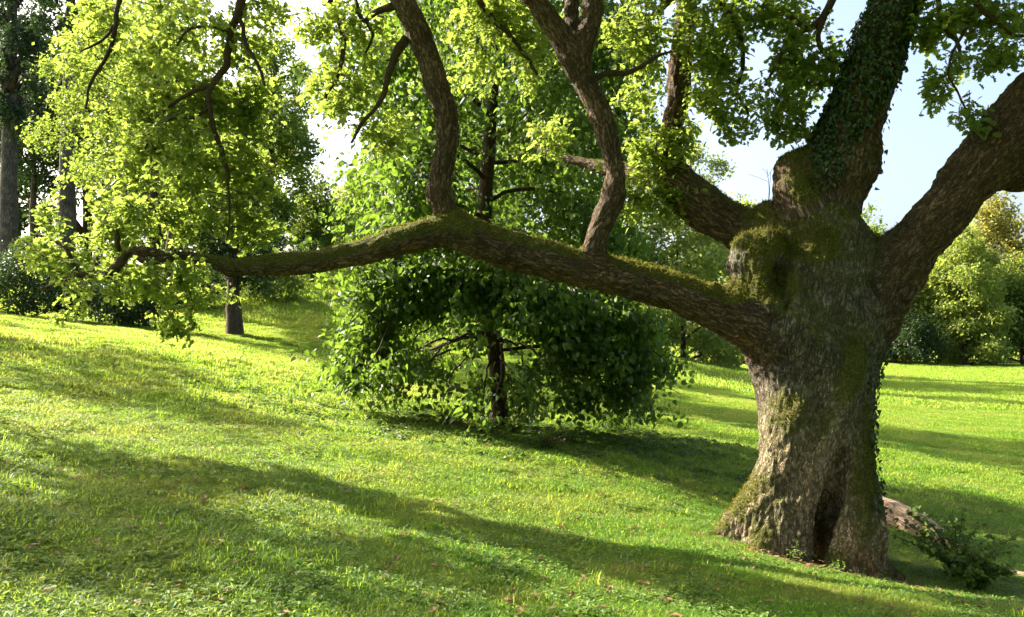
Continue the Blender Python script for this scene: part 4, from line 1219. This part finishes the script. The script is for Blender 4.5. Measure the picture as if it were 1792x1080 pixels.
# ------------------------------------------------------------------ background trees
def tree(name, label, x, y, h, rx, crown_lo, mat, bark, nleaf, lsize, seed, trunk_r=None, group=None, lean=0.0, lobes=14, dens=0.5, lobe_r=(0.20, 0.36), ry=None, cat="tree", template=T_QUAD, top_pow=0.8, z0=None, shape=None, wander=1.0):
    r_ = np.random.default_rng(seed)
    z = g1(x, y) if z0 is None else z0
    o = thing(name, (x, y, z), label, cat, group)
    tr_ = trunk_r or h * 0.014
    ry = ry or rx
    hh = np.linspace(0, 1, 8)
    wx = np.cumsum(r_.normal(size=8)) * 0.03 * h * 0.3 * wander; wx -= wx[0]
    tp = np.stack([x + wx + lean * hh * h, np.full(8, y) + 0, z - 0.2 + hh * h * 0.9, tr_ * (1.25 - 1.15 * hh) + 0.01], 1)
    tq = catmull(tp, h / 30)
    put("trunk", tubes_mesh("trunk", [(tq[:, :3], tq[:, 3], 10, 0.35)]), bark, o)
    lobes = int(lobes * 1.8)
    C = []
    for k in range(lobes):
        t = (k + 0.5) / lobes
        zz = crown_lo + (h - crown_lo) * t ** top_pow
        f = math.sin(math.pi * min(1, max(0.08, 0.18 + 0.80 * (zz - crown_lo) / (h - crown_lo)))) ** 0.7 if shape is None else shape((zz - crown_lo) / (h - crown_lo))
        a = k * 2.399 + r_.uniform(-.4, .4)
        rr = r_.uniform(0.3, 0.85)
        C.append((x + math.cos(a) * rx * f * rr + lean * zz, y + math.sin(a) * ry * f * rr, z + zz, r_.uniform(*lobe_r) * rx * max(0.35, f)))
    C = np.array(C)
    items = []
    for c in C:
        s0 = tq[np.argmin(abs(tq[:, 2] - (c[2] - 0.3 * np.hypot(c[0] - x, c[1] - y) - 0.3)))]
        m_ = (s0[:3] + c[:3]) / 2 + r_.normal(size=3) * 0.08 * rx + np.array([0, 0, 0.05 * h])
        q_ = catmull(np.array([np.append(s0[:3], s0[3] * 0.55), np.append(m_, s0[3] * 0.35), np.append(c[:3], 0.015)]), h / 20)
        items.append((q_[:, :3], q_[:, 3], 5, 0.2))
    put("branches", tubes_mesh("branches", items), bark, o, kind="stuff")
    # leaf clumps: on and in the lobes, many small ones, thinned by noise
    n = nleaf
    w = C[:, 3] ** 2; w = w / w.sum()
    li = r_.choice(len(C), n * 2, p=w)
    dd = unit(r_.normal(size=(n * 2, 3)))
    rad_ = (0.55 + 0.5 * r_.random(n * 2) ** 0.7)
    p = C[li, :3] + dd * (C[li, 3] * rad_)[:, None] * np.array([1.15, 1.15, 0.85])
    sc = 2.6 / max(rx, 0.6)
    k1 = fbm(p * sc, seed, 3)
    gzp = gz(p[:, 0], p[:, 1])
    p = p[(k1 > (1 - dens) * 0.82) & (p[:, 2] > gzp + 0.05)][:n]
    # gather into clumps
    cl = p[r_.integers(0, len(p), len(p) // 9 + 1)]
    idx = r_.integers(0, len(cl), len(p))
    half = r_.random(len(p)) < 0.65
    p = np.where(half[:, None], cl[idx] + r_.normal(size=p.shape) * lsize * 1.3, p)
    out = unit(p - np.array([x, y, z + h * 0.45]))
    ax = unit(out * 0.5 + r_.normal(size=p.shape) * 0.8 + np.array([0, 0, -0.2]))
    nr = unit(np.array([0, 0, 0.8]) + out * 0.5 + r_.normal(size=p.shape) * 0.5)
    tint = np.clip(0.25 + 0.5 * fbm(p * sc * 1.3, seed + 3, 2) + 0.35 * (r_.random(len(p)) - 0.5), 0, 1)
    me_ = leaves_mesh("crown", p, ax, nr, lsize * r_.uniform(0.6, 1.3, len(p)), tint, template)
    put("crown", me_, mat, o, kind="stuff")
    return o

def tree_px(name, label, u, vtop, vbase, halfw, d, crown_v, mat, bark, nleaf, leaf_px, seed, **kw):
    """tree whose foot stands at pixel column u and depth d"""
    foot = P(u, vbase, d); x = foot[0]
    z = g1(x, d)
    top = P(u, vtop, d)[2]; lo_ = P(u, crown_v, d)[2]
    return tree(name, label, x, d, top - z, halfw * d / FPX, max(0.05, lo_ - z), mat, bark, nleaf, leaf_px * d / FPX, seed, **kw)

cone = lambda t: max(0.12, (1 - t) ** 0.8)
G1 = "trees on the hill beyond the lawn"; G2 = "trees along the far edge of the meadow"
# left hill
tree_px("pine_tree", "tall pine with pale grey trunk at the left border of the photo", 14, -420, 470, 85, 46, 240, M['pine_leaf'], M['pine_bark'], 16000, 7, 301, trunk_r=0.45, wander=0.12, group=G1, lobes=26, dens=0.42, top_pow=1.0)
tree_px("pine_tree", "pine with thick grey trunk showing between sunlit oak leaves, second from left", 116, -350, 470, 85, 40, 90, M['pine_leaf'], M['pine_bark'], 13000, 7, 302, trunk_r=0.40, wander=0.12, group=G1, lobes=24, dens=0.42, top_pow=1.0)
tree_px("dark_conifer", "dark conifer mass standing between the two grey pine trunks", 60, 60, 470, 95, 56, 330, M['dark_leaf'], M['far_bark'], 14000, 7, 303, group=G1, lobes=20)
tree_px("broadleaf_tree", "shaded tree right of the grey pine trunks behind sunlit oak leaves", 215, 10, 480, 120, 58, 360, M['mid_leaf'], M['far_bark'], 14000, 7, 304, group=G1, lobes=20)
tree_px("broadleaf_tree", "tall tree behind the densest sunlit oak leaves at upper left", 300, -60, 540, 120, 36, 380, M['mid_leaf'], M['far_bark'], 15000, 7, 305, group=G1, lobes=20)
tree_px("broadleaf_tree", "rounded dark green tree left of the white gap in the sky", 478, 40, 520, 88, 44, 440, M['mid_leaf'], M['far_bark'], 20000, 7, 306, group=G1, lobes=22)
tree_px("broadleaf_tree", "lower dark green tree above the mossy end of the low limb", 545, 300, 500, 62, 48, 470, M['mid_leaf'], M['far_bark'], 9000, 6, 307, group=G1, lobes=14)
tree_px("broadleaf_tree", "small dark tree with bare brown trunk under the end of the low limb", 410, 330, 588, 90, 30, 500, M['dark_leaf'], M['far_bark'], 9000, 6, 308, trunk_r=0.26, group=G1, lobes=14)
tree_px("broadleaf_tree", "sunlit yellow green tree on the hill left of the curved branch", 655, 270, 520, 80, 60, 480, M['bright_leaf'], M['far_bark'], 11000, 6.5, 309, group=G1, lobes=16)
tree_px("broadleaf_tree", "tall sunlit tree behind the curved branch", 740, -10, 520, 90, 55, 400, M['bright_leaf'], M['far_bark'], 12000, 6.5, 310, group=G1, lobes=18, dens=0.42)
tree_px("broadleaf_tree", "tall tree directly behind the linden crown", 960, -120, 650, 190, 27, 400, M['mid_leaf'], M['far_bark'], 18000, 8, 311, group=G1, lobes=20)
tree_px("leafy_bush", "dark evergreen bush at the left border behind the lawn crest", 40, 428, 560, 110, 27, 560, M['dark_leaf'], M['far_bark'], 11000, 5.5, 312, lobes=14, cat="bush", group="dark bushes behind the lawn crest", ry=1.5)
tree_px("leafy_bush", "dark evergreen bush under the hanging oak leaves", 200, 470, 570, 90, 28, 570, M['dark_leaf'], M['far_bark'], 9000, 5.5, 313, lobes=12, cat="bush", group="dark bushes behind the lawn crest", ry=1.5)
tree_px("leafy_bush", "brownish thicket on the bank behind the small dark tree", 480, 455, 545, 70, 40, 545, M['mid_leaf'], M['far_bark'], 6000, 5.5, 314, lobes=10, cat="bush", ry=2)
tree_px("leafy_bush", "dark thicket left of the small bare trunk", 330, 455, 575, 60, 38, 575, M['dark_leaf'], M['far_bark'], 6000, 5.5, 315, lobes=10, cat="bush", ry=2)
# centre right
tree_px("broadleaf_tree", "light green thicket tree framed between the two left limbs", 1195, 340, 632, 120, 58, 632, M['bright_leaf'], M['far_bark'], 22400, 7.5, 321, group=G1, lobes=20)
tree_px("broadleaf_tree", "light green feathery treetop above the back limb", 1225, 225, 632, 62, 62, 470, M['bright_leaf'], M['far_bark'], 7000, 6, 322, group=G1, lobes=12, dens=0.4)
tree_px("broadleaf_tree", "pale bush tree against the sky left of the dead shoots", 1300, 335, 632, 50, 66, 632, M['bright_leaf'], M['far_bark'], 11200, 7.5, 323, group=G1, lobes=12, dens=0.45)
tree_px("leafy_bush", "small dark bush on the far lawn beside the trunk", 1274, 606, 638, 20, 60, 636, M['dark_leaf'], M['far_bark'], 1500, 4, 324, lobes=6, cat="bush")
tree_px("slender_tree", "small tree with gnarled pale brown foot right of the linden skirt", 1130, 480, 716, 50, 23, 620, M['mid_leaf'], M['far_bark'], 5000, 6, 325, trunk_r=0.17, lobes=10)
tree_px("slender_tree", "thin stemmed sapling behind the linden in the clearing", 1080, 380, 640, 60, 45, 560, M['mid_leaf'], M['far_bark'], 6000, 6, 326, lobes=10)
# right tree line
tree_px("broadleaf_tree", "tree top showing in the fork between ivy limb and right limb", 1528, 362, 634, 52, 100, 600, M['mid_leaf'], M['far_bark'], 9800, 6.2, 331, group=G2, lobes=12)
tree_px("leafy_bush", "low dark green bush beside the oak trunk at the far meadow edge", 1585, 548, 636, 75, 92, 634, M['dark_leaf'], M['far_bark'], 9000, 4.5, 332, group=G2, lobes=14, cat="bush", ry=3)
tree_px("broadleaf_tree", "bright green tree behind the dark bush under the right limb", 1620, 400, 634, 75, 98, 634, M['bright_leaf'], M['far_bark'], 19600, 5.8, 333, group=G2, lobes=20)
tree_px("broadleaf_tree", "brightest yellow green acacia on the meadow edge", 1688, 395, 636, 72, 93, 636, M['bright_leaf'], M['far_bark'], 22400, 5.8, 334, group=G2, lobes=22)
tree_px("broadleaf_tree", "tall golden topped tree under the right limb", 1745, 320, 634, 85, 102, 560, M['gold_leaf'], M['far_bark'], 18200, 5.8, 335, group=G2, lobes=20, dens=0.45)
tree_px("broadleaf_tree", "green tree at the right border of the meadow edge", 1790, 440, 636, 75, 95, 636, M['mid_leaf'], M['far_bark'], 16800, 5.8, 336, group=G2, lobes=18)
tree_px("broadleaf_tree", "tree just past the right border of the meadow edge", 1900, 360, 636, 100, 98, 636, M['bright_leaf'], M['far_bark'], 11200, 7.5, 337, group=G2, lobes=18)
tree_px("broadleaf_tree", "tree behind the oak trunk at the meadow edge", 1450, 400, 634, 100, 100, 634, M['mid_leaf'], M['far_bark'], 8400, 7.5, 338, group=G2, lobes=14)
for k, (u, top, hw, d, mt) in enumerate([(1560, 470, 70, 108, 'bright_leaf'), (1650, 440, 80, 112, 'bright_leaf'), (1730, 470, 70, 110, 'mid_leaf'), (1810, 430, 70, 112, 'bright_leaf')]):
    tree_px("broadleaf_tree", ["back row tree filling the gap beside the oak trunk", "back row tree behind the bright green one", "dark back row tree between the acacia and the golden top", "back row tree at the right border"][k], u, top, 634, hw, d, 634, M[mt], M['far_bark'], 9000, 6, 360 + k, group=G2, lobes=16, dens=0.75)
for k, (u, top, hw, d, mt) in enumerate([(20, -20, 110, 64, 'dark_leaf'), (150, -60, 110, 68, 'dark_leaf'), (300, 200, 110, 66, 'dark_leaf'), (420, 160, 90, 62, 'dark_leaf'), (600, 330, 80, 70, 'bright_leaf'), (780, 60, 100, 66, 'mid_leaf'), (1060, 80, 110, 60, 'mid_leaf'), (890, 200, 100, 60, 'mid_leaf')]):
    tree_px("broadleaf_tree", ["far dark tree at the left border behind the first pine", "far tree behind the second pine", "far dark tree behind the sunlit oak leaves", "far dark tree left of the sky gap, behind the rounded one", "far yellow green tree below the sky gap",
            "far tree seen through the curved branch and its neighbour", "far tree behind the forked branch", "far tree behind the linden trunk"][k], u, top, 560, hw, d, 520, M[mt], M['far_bark'], 9000, 8, 370 + k, group=G1, lobes=16, dens=0.75)
# wooded slope to the left of the frame: its trees shade the lawn
for k, (x, y, h, r0) in enumerate([(-9.4, 9.8, 6.6, 2.5), (-15.0, 17.2, 9.0, 2.9), (-26, 26, 12, 3.5)]):
    tree("broadleaf_tree", ["small tree past the left border, nearest to the camera", "tree past the left border, level with the lawn crest", "tall tree on the slope past the left border, farthest off"][k], x, y, h, r0, h * 0.3, M['mid_leaf'], M['far_bark'], 6000, 0.15, 350 + k, group="trees outside the left border", lobes=8, dens=0.62, lobe_r=(0.13, 0.24))
for k, (x, y, h, r0) in enumerate([(-9, -9, 15, 4.5), (-1, -13, 17, 5), (8, -11, 16, 5), (16, -5, 16, 5), (20, 4, 15, 4.5), (24, 12, 15, 4.5), (-17, -3, 15, 4.5)]):  # ring of unseen trees, added to cut the sky fill
    tree("broadleaf_tree", ["tree behind the viewer on the higher side of the slope", "tallest tree behind the viewer", "tree behind the viewer on the lower side of the slope", "tree behind the viewer at the right", "nearer tree past the right border", "farther tree past the right border", "tree behind the viewer at the far left"][k],
         x, y, h, r0, h * 0.15, M['mid_leaf'], M['far_bark'], 4500, 0.42, 380 + k, group="trees round the viewer", lobes=14, dens=0.7)
tree_px("broadleaf_tree", "dark tree on the bank between the second pine and the small bare trunk", 165, -30, 560, 105, 31, 330, M['mid_leaf'], M['far_bark'], 9000, 7, 390, group=G1, lobes=16, dens=0.5)
tree_px("broadleaf_tree", "leafy tree shading the bank, straight behind the hanging oak leaves", 262, -60, 570, 150, 29, 470, M['mid_leaf'], M['far_bark'], 14000, 7.5, 391, group=G1, lobes=18, dens=0.62)
print("background", time.time() - T0)

# ------------------------------------------------------------------ foreground shrub, log, sprigs
def plant(name, label, x, y, h, spread, nst, leafsize, per, mat, seed, cat="shrub", group=None, T=T_OVAL, single=60):
    r_ = np.random.default_rng(seed)
    z = g1(x, y)
    o = thing(name, (x, y, z), label, cat, group)
    P0, Dr, items = [], [], []
    for k in range(nst):
        a = r_.uniform(0, 2 * np.pi); rr = spread * r_.random() ** 0.6
        hh = h * r_.uniform(0.45, 1.0)
        tip = np.array([x + math.cos(a) * rr, y + math.sin(a) * rr * 0.8, z + hh])
        m_ = np.array([x + math.cos(a) * rr * 0.35, y + math.sin(a) * rr * 0.3, z + hh * 0.6])
        q_ = catmull(np.array([[x + r_.normal() * 0.04, y + r_.normal() * 0.04, z - 0.03], m_, tip]), h / 10)
        items.append((q_, np.linspace(0.008, 0.003, len(q_)), 4, 0.2))
        for j in range(per):
            i = r_.integers(len(q_) // 4, len(q_))
            P0.append(q_[i] + r_.normal(size=3) * 0.02); Dr.append(unit(r_.normal(size=3) * np.array([1, 1, 0.4]) + [0, 0, -0.1]))
    if nst <= 40:
        put("stems", tubes_mesh("stems", items), M['twig_bark'], o, kind="stuff")
    P0 = np.array(P0); Dr = np.array(Dr)
    n = len(P0)
    nr = unit(np.array([0, 0, 1.0]) + r_.normal(size=(n, 3)) * 0.35)
    sz = leafsize * r_.uniform(0.6, 1.2, n); tn = r_.random(n)
    if single:
        keep = single_leaves(P0, Dr, nr, sz, tn, T, mat, o, single)
    else:
        keep = np.ones(n, bool)
    put("foliage", leaves_mesh("foliage", P0[keep], Dr[keep], nr[keep], sz[keep], tn[keep], T), mat, o, kind="stuff")
    return o
p = P(1712, 1010, 8.3)
plant("elder_shrub", "knee high dark leaved shrub in the oak's shade beside the pale root", p[0], 8.35, 0.50, 0.42, 30, 0.055, 46, M['mid_leaf'], 401, single=150, T=T_LIN)
p = P(1690, 960, 9.0)
plant("elder_shrub", "taller arching sprigs behind the dark shrub", p[0] - 0.1, 9.0, 0.78, 0.75, 22, 0.065, 40, M['mid_leaf'], 402, single=100, T=T_LIN)
for k, (u, v, d, lab) in enumerate([(1392, 975, 8.35, "leafy sprig at the foot of the left root leg"), (1422, 935, 8.55, "small bright sprig inside the hollow of the trunk"), (1462, 985, 8.2, "tiny sprig before the mossy right root leg")]):
    p = P(u, v, d)
    plant("nettle_sprig", lab, p[0], d, 0.20 - 0.03 * k, 0.12, 9, 0.045, 9, M['clover'], 410 + k, single=12, cat="plant", group="sprigs at the foot of the oak")
for k, (u, v, d, s, lab) in enumerate([(955, 815, 12.5, 0.35, "undergrowth shrub right of the linden foot"), (900, 775, 14.2, 0.45, "undergrowth shrub before the linden foot"), (850, 800, 13.2, 0.28, "undergrowth shrub on the bare red soil"),
                                       (1000, 790, 13.5, 0.3, "undergrowth shrub furthest right below the linden"), (780, 740, 15.0, 0.35, "undergrowth shrub left of the linden foot")]):
    p = P(u, v, d)
    plant("low_shrub", lab, p[0], d, s, s * 1.2, 20, 0.06, 14, M['linden_leaf'], 420 + k, single=0, group="undergrowth below the linden")
# pale root / fallen log right of the trunk
q = []
for (u, v, d, r) in [(1525, 890, 11.9, 26), (1575, 915, 11.3, 25), (1612, 932, 10.9, 21), (1652, 950, 10.5, 13), (1690, 962, 10.2, 8)]:
    w = P(u, v, d); q.append((w[0], d, g1(w[0], d) + r * d / FPX * 0.75, r * d / FPX))
q = catmull(np.array(q), 0.07)
lg = put("fallen_log", tubes_mesh("fallen_log", [(q[:, :3], q[:, 3], 16, 0.75)]), M['pale_wood'], label="pale bleached log lying in the grass right of the oak", cat="log")
q = []
for (u, v, d, r) in [(1735, 985, 9.3, 7), (1765, 995, 9.2, 8), (1800, 1005, 9.1, 7), (1840, 1015, 9.0, 5)]:
    w = P(u, v, d); q.append((w[0], d, g1(w[0], d) + r * d / FPX * 0.45, r * d / FPX))
q = catmull(np.array(q), 0.07)
put("fallen_branch", tubes_mesh("fallen_branch", [(q[:, :3], q[:, 3], 8, 0.6)]), M['pale_wood'], label="grey fallen branch half hidden behind the dark shrub", cat="branch")

# ------------------------------------------------------------------ grass and ground cover (scattered)
def blades(n, h, spread, width, seed, lean=0.5):
    r_ = np.random.default_rng(seed)
    Vs, Fs, tn = [], [], []
    for k in range(n):
        a = r_.uniform(0, 2 * np.pi); rr = spread * math.sqrt(r_.random())
        b = np.array([math.cos(a) * rr, math.sin(a) * rr, -0.01])
        th = r_.uniform(0, 2 * np.pi); ln = r_.uniform(0.15, 1.0) * lean
        hh = h * r_.uniform(0.5, 1.15)
        dirh = np.array([math.cos(th), math.sin(th), 0])
        side = np.array([-math.sin(th), math.cos(th), 0]) * width * r_.uniform(0.7, 1.2)
        p1 = b + dirh * hh * ln * 0.35 + np.array([0, 0, hh * 0.6])
        p2 = b + dirh * hh * ln * 1.05 + np.array([0, 0, hh * (1 - 0.35 * ln)])
        o_ = len(Vs)
        Vs += [b - side, b + side, p1 - side * 0.8, p1 + side * 0.8, p2]
        Fs += [(o_, o_ + 1, o_ + 3), (o_, o_ + 3, o_ + 2), (o_ + 2, o_ + 3, o_ + 4)]
        t = r_.random(); tn += [t] * 5
    return mesh_from("grass_tuft", np.array(Vs), np.array(Fs), True, {"tint": np.array(tn)})

def rosette(n, r, size, seed, T):
    r_ = np.random.default_rng(seed)
    a = r_.uniform(0, 2 * np.pi, n); rr = r * np.sqrt(r_.random(n))
    p = np.stack([np.cos(a) * rr, np.sin(a) * rr, r_.uniform(0.01, 0.05, n)], 1)
    b = r_.uniform(0, 2 * np.pi, n)
    ax = np.stack([np.cos(b), np.sin(b), r_.uniform(-0.2, 0.3, n)], 1)
    return leaves_mesh("rosette", p, ax, unit(np.array([0, 0, 1.0]) + r_.normal(size=(n, 3)) * 0.25), size * r_.uniform(0.6, 1.2, n), r_.random(n), T)

def scatter(name, pts, scl, protos, mat, label):
    n = len(pts)
    me_ = bpy.data.meshes.new(name)
    me_.vertices.add(n)
    me_.vertices.foreach_set("co", np.asarray(pts, np.float32).ravel())
    def fa(nm, v, t='FLOAT'):
        a_ = me_.attributes.new(nm, t, 'POINT')
        a_.data.foreach_set("value", v)
    fa("scl", np.asarray(scl, np.float32)); fa("rz", rng.uniform(0, 6.283, n).astype(np.float32))
    fa("pick", rng.integers(0, len(protos), n).astype(np.int32), 'INT')
    pa = np.stack([pts[:, 0], pts[:, 1], pts[:, 0] * 0], 1)
    fa("itint", np.clip(fbm(pa * 0.8, 123, 3) * 1.1 - 0.05 + rng.normal(size=n) * 0.12, 0, 1).astype(np.float32))
    o = bpy.data.objects.new(name, me_)
    COL.objects.link(o)
    o["kind"] = "stuff"; o["label"] = label
    ng = bpy.data.node_groups.new(name, 'GeometryNodeTree')
    ng.interface.new_socket("Geometry", in_out='INPUT', socket_type='NodeSocketGeometry')
    ng.interface.new_socket("Geometry", in_out='OUTPUT', socket_type='NodeSocketGeometry')
    gi = ng.nodes.new("NodeGroupInput"); go = ng.nodes.new("NodeGroupOutput")
    jn = ng.nodes.new("GeometryNodeJoinGeometry")
    def attr(nm, t):
        a_ = ng.nodes.new("GeometryNodeInputNamedAttribute"); a_.data_type = t; a_.inputs[0].default_value = nm
        return a_.outputs[0]
    rz = attr("rz", 'FLOAT'); sc = attr("scl", 'FLOAT'); pk = attr("pick", 'INT')
    cx = ng.nodes.new("ShaderNodeCombineXYZ"); ng.links.new(rz, cx.inputs[2])
    for k, pm in enumerate(protos):
        pm.materials.append(mat)
        po = bpy.data.objects.new(pm.name, pm)          # source shape of the scatter, never linked into the scene
        oi = ng.nodes.new("GeometryNodeObjectInfo"); oi.inputs[0].default_value = po; oi.inputs[1].default_value = True
        cmp_ = ng.nodes.new("FunctionNodeCompare"); cmp_.data_type = 'INT'; cmp_.operation = 'EQUAL'
        ng.links.new(pk, cmp_.inputs[2]); cmp_.inputs[3].default_value = k
        ip = ng.nodes.new("GeometryNodeInstanceOnPoints")
        ng.links.new(gi.outputs[0], ip.inputs['Points'])
        ng.links.new(cmp_.outputs[0], ip.inputs['Selection'])
        ng.links.new(oi.outputs['Geometry'], ip.inputs['Instance'])
        ng.links.new(cx.outputs[0], ip.inputs['Rotation'])
        ng.links.new(sc, ip.inputs['Scale'])
        ng.links.new(ip.outputs[0], jn.inputs[0])
    ng.links.new(jn.outputs[0], go.inputs[0])
    md = o.modifiers.new("scatter", 'NODES'); md.node_group = ng
    return o

def in_view(n, d0, d1, pw=1.0, marg=1.12):
    """points on the ground inside the view cone and a margin, depth d0..d1"""
    d = (d0 ** pw + (d1 ** pw - d0 ** pw) * rng.random(n)) ** (1 / pw)
    x = (rng.random(n) * 2 - 1) * d * 0.6375 * marg
    return x, d
def clear(x, y):
    legs = np.hypot((x - 3.0) / 0.55, (y - 9.05) / 0.5) < 1
    legs |= np.hypot((x - 3.72) / 0.48, (y - 8.95) / 0.6) < 1
    return ~legs
def lay_grass(name, n, d0, d1, s0, s1, protos, mat, label, thr, pw, marg=1.12, soilmax=0.40, seed=200):
    x, y = in_view(n, d0, d1, pw, marg)
    pa = np.stack([x, y, x * 0], 1)
    nz = fbm(pa * 2.4, seed, 3)
    m = (nz + rng.normal(size=n) * 0.06 > thr) & clear(x, y) & (soil_at(x, y) + rng.random(n) * 0.35 < soilmax + 0.25)
    x, y = x[m], y[m]; nz = nz[m]
    z = gz(x, y)
    sc = rng.uniform(s0, s1, len(x)) * (0.55 + 0.95 * nz)
    return scatter(name, np.stack([x, y, z], 1), sc, protos, mat, label)

near_p = [blades(44, 0.056, 0.085, 0.0028, 500 + k, 1.6) for k in range(5)]
lay_grass("grass", 92000, 3.4, 12.5, 0.6, 1.3, near_p, M['grass'], "short sunlit grass of the near lawn", 0.25, 1.6)
mid_p = [blades(42, 0.08, 0.16, 0.0055, 520 + k, 1.4) for k in range(4)]
lay_grass("grass", 62000, 11.5, 36, 0.7, 1.2, mid_p, M['grass'], "grass of the slope under the trees", 0.26, 1.5)
far_p = [blades(30, 0.16, 0.45, 0.014, 540 + k, 0.7) for k in range(3)]
lay_grass("grass", 46000, 34, 96, 0.7, 1.2, far_p, M['grass'], "long grass of the far flat meadow", 0.2, 1.6, 1.15)
clump_p = [blades(34, 0.078, 0.07, 0.0030, 550 + k, 1.4) for k in range(4)]
lay_grass("grass", 9000, 3.4, 14, 0.5, 1.15, clump_p, M['grass'], "uneven grass tussocks of the near lawn", 0.50, 1.5, seed=333)
tall_p = [blades(18, 0.13, 0.06, 0.0030, 560 + k, 1.3) for k in range(4)]
lay_grass("tall_grass", 1300, 3.6, 11, 0.5, 1.1, tall_p, M['grass'], "longer grass tufts scattered on the near lawn", 0.60, 1.4, seed=260)
ros = [rosette(16, 0.08, 0.032, 580 + k, T_OVAL) for k in range(3)]
lay_grass("clover", 18000, 3.4, 15, 0.7, 1.3, ros, M['clover'], "low clover and violet leaves between the grass", 0.47, 1.4, soilmax=0.45, seed=300)
big_ros = [rosette(12, 0.16, 0.075, 600 + k, T_IVY) for k in range(3)]
x = rng.normal(0.1, 2.4, 2600); y = rng.normal(14.5, 1.5, 2600)
m = (fbm(np.stack([x, y, x * 0], 1) * 1.4, 9, 2) > 0.42)
x, y = x[m], y[m]
scatter("ground_cover", np.stack([x, y, gz(x, y) + 0.02], 1), rng.uniform(0.6, 1.2, len(x)), big_ros, M['linden_leaf'], "dark ground ivy under the linden")
dead = [rosette(2, 0.06, 0.05, 620 + k, T_OAK) for k in range(3)]
x1, y1 = in_view(3600, 3.6, 16, 1.2)
x2 = rng.normal(0.2, 2.2, 900); y2 = rng.normal(14.6, 1.4, 900)
x3 = rng.normal(3.5, 0.9, 350); y3 = rng.normal(8.1, 0.6, 350)
x = np.concatenate([x1, x2, x3]); y = np.concatenate([y1, y2, y3])
scatter("fallen_leaves", np.stack([x, y, gz(x, y) + 0.012], 1), rng.uniform(0.6, 1.2, len(x)), dead, M['brown_leaf'], "brown fallen oak leaves on the lawn and bare soil")
print("done", time.time() - T0)

print("triangles", sum(len(m.loops) - 2 * len(m.polygons) for m in bpy.data.meshes))
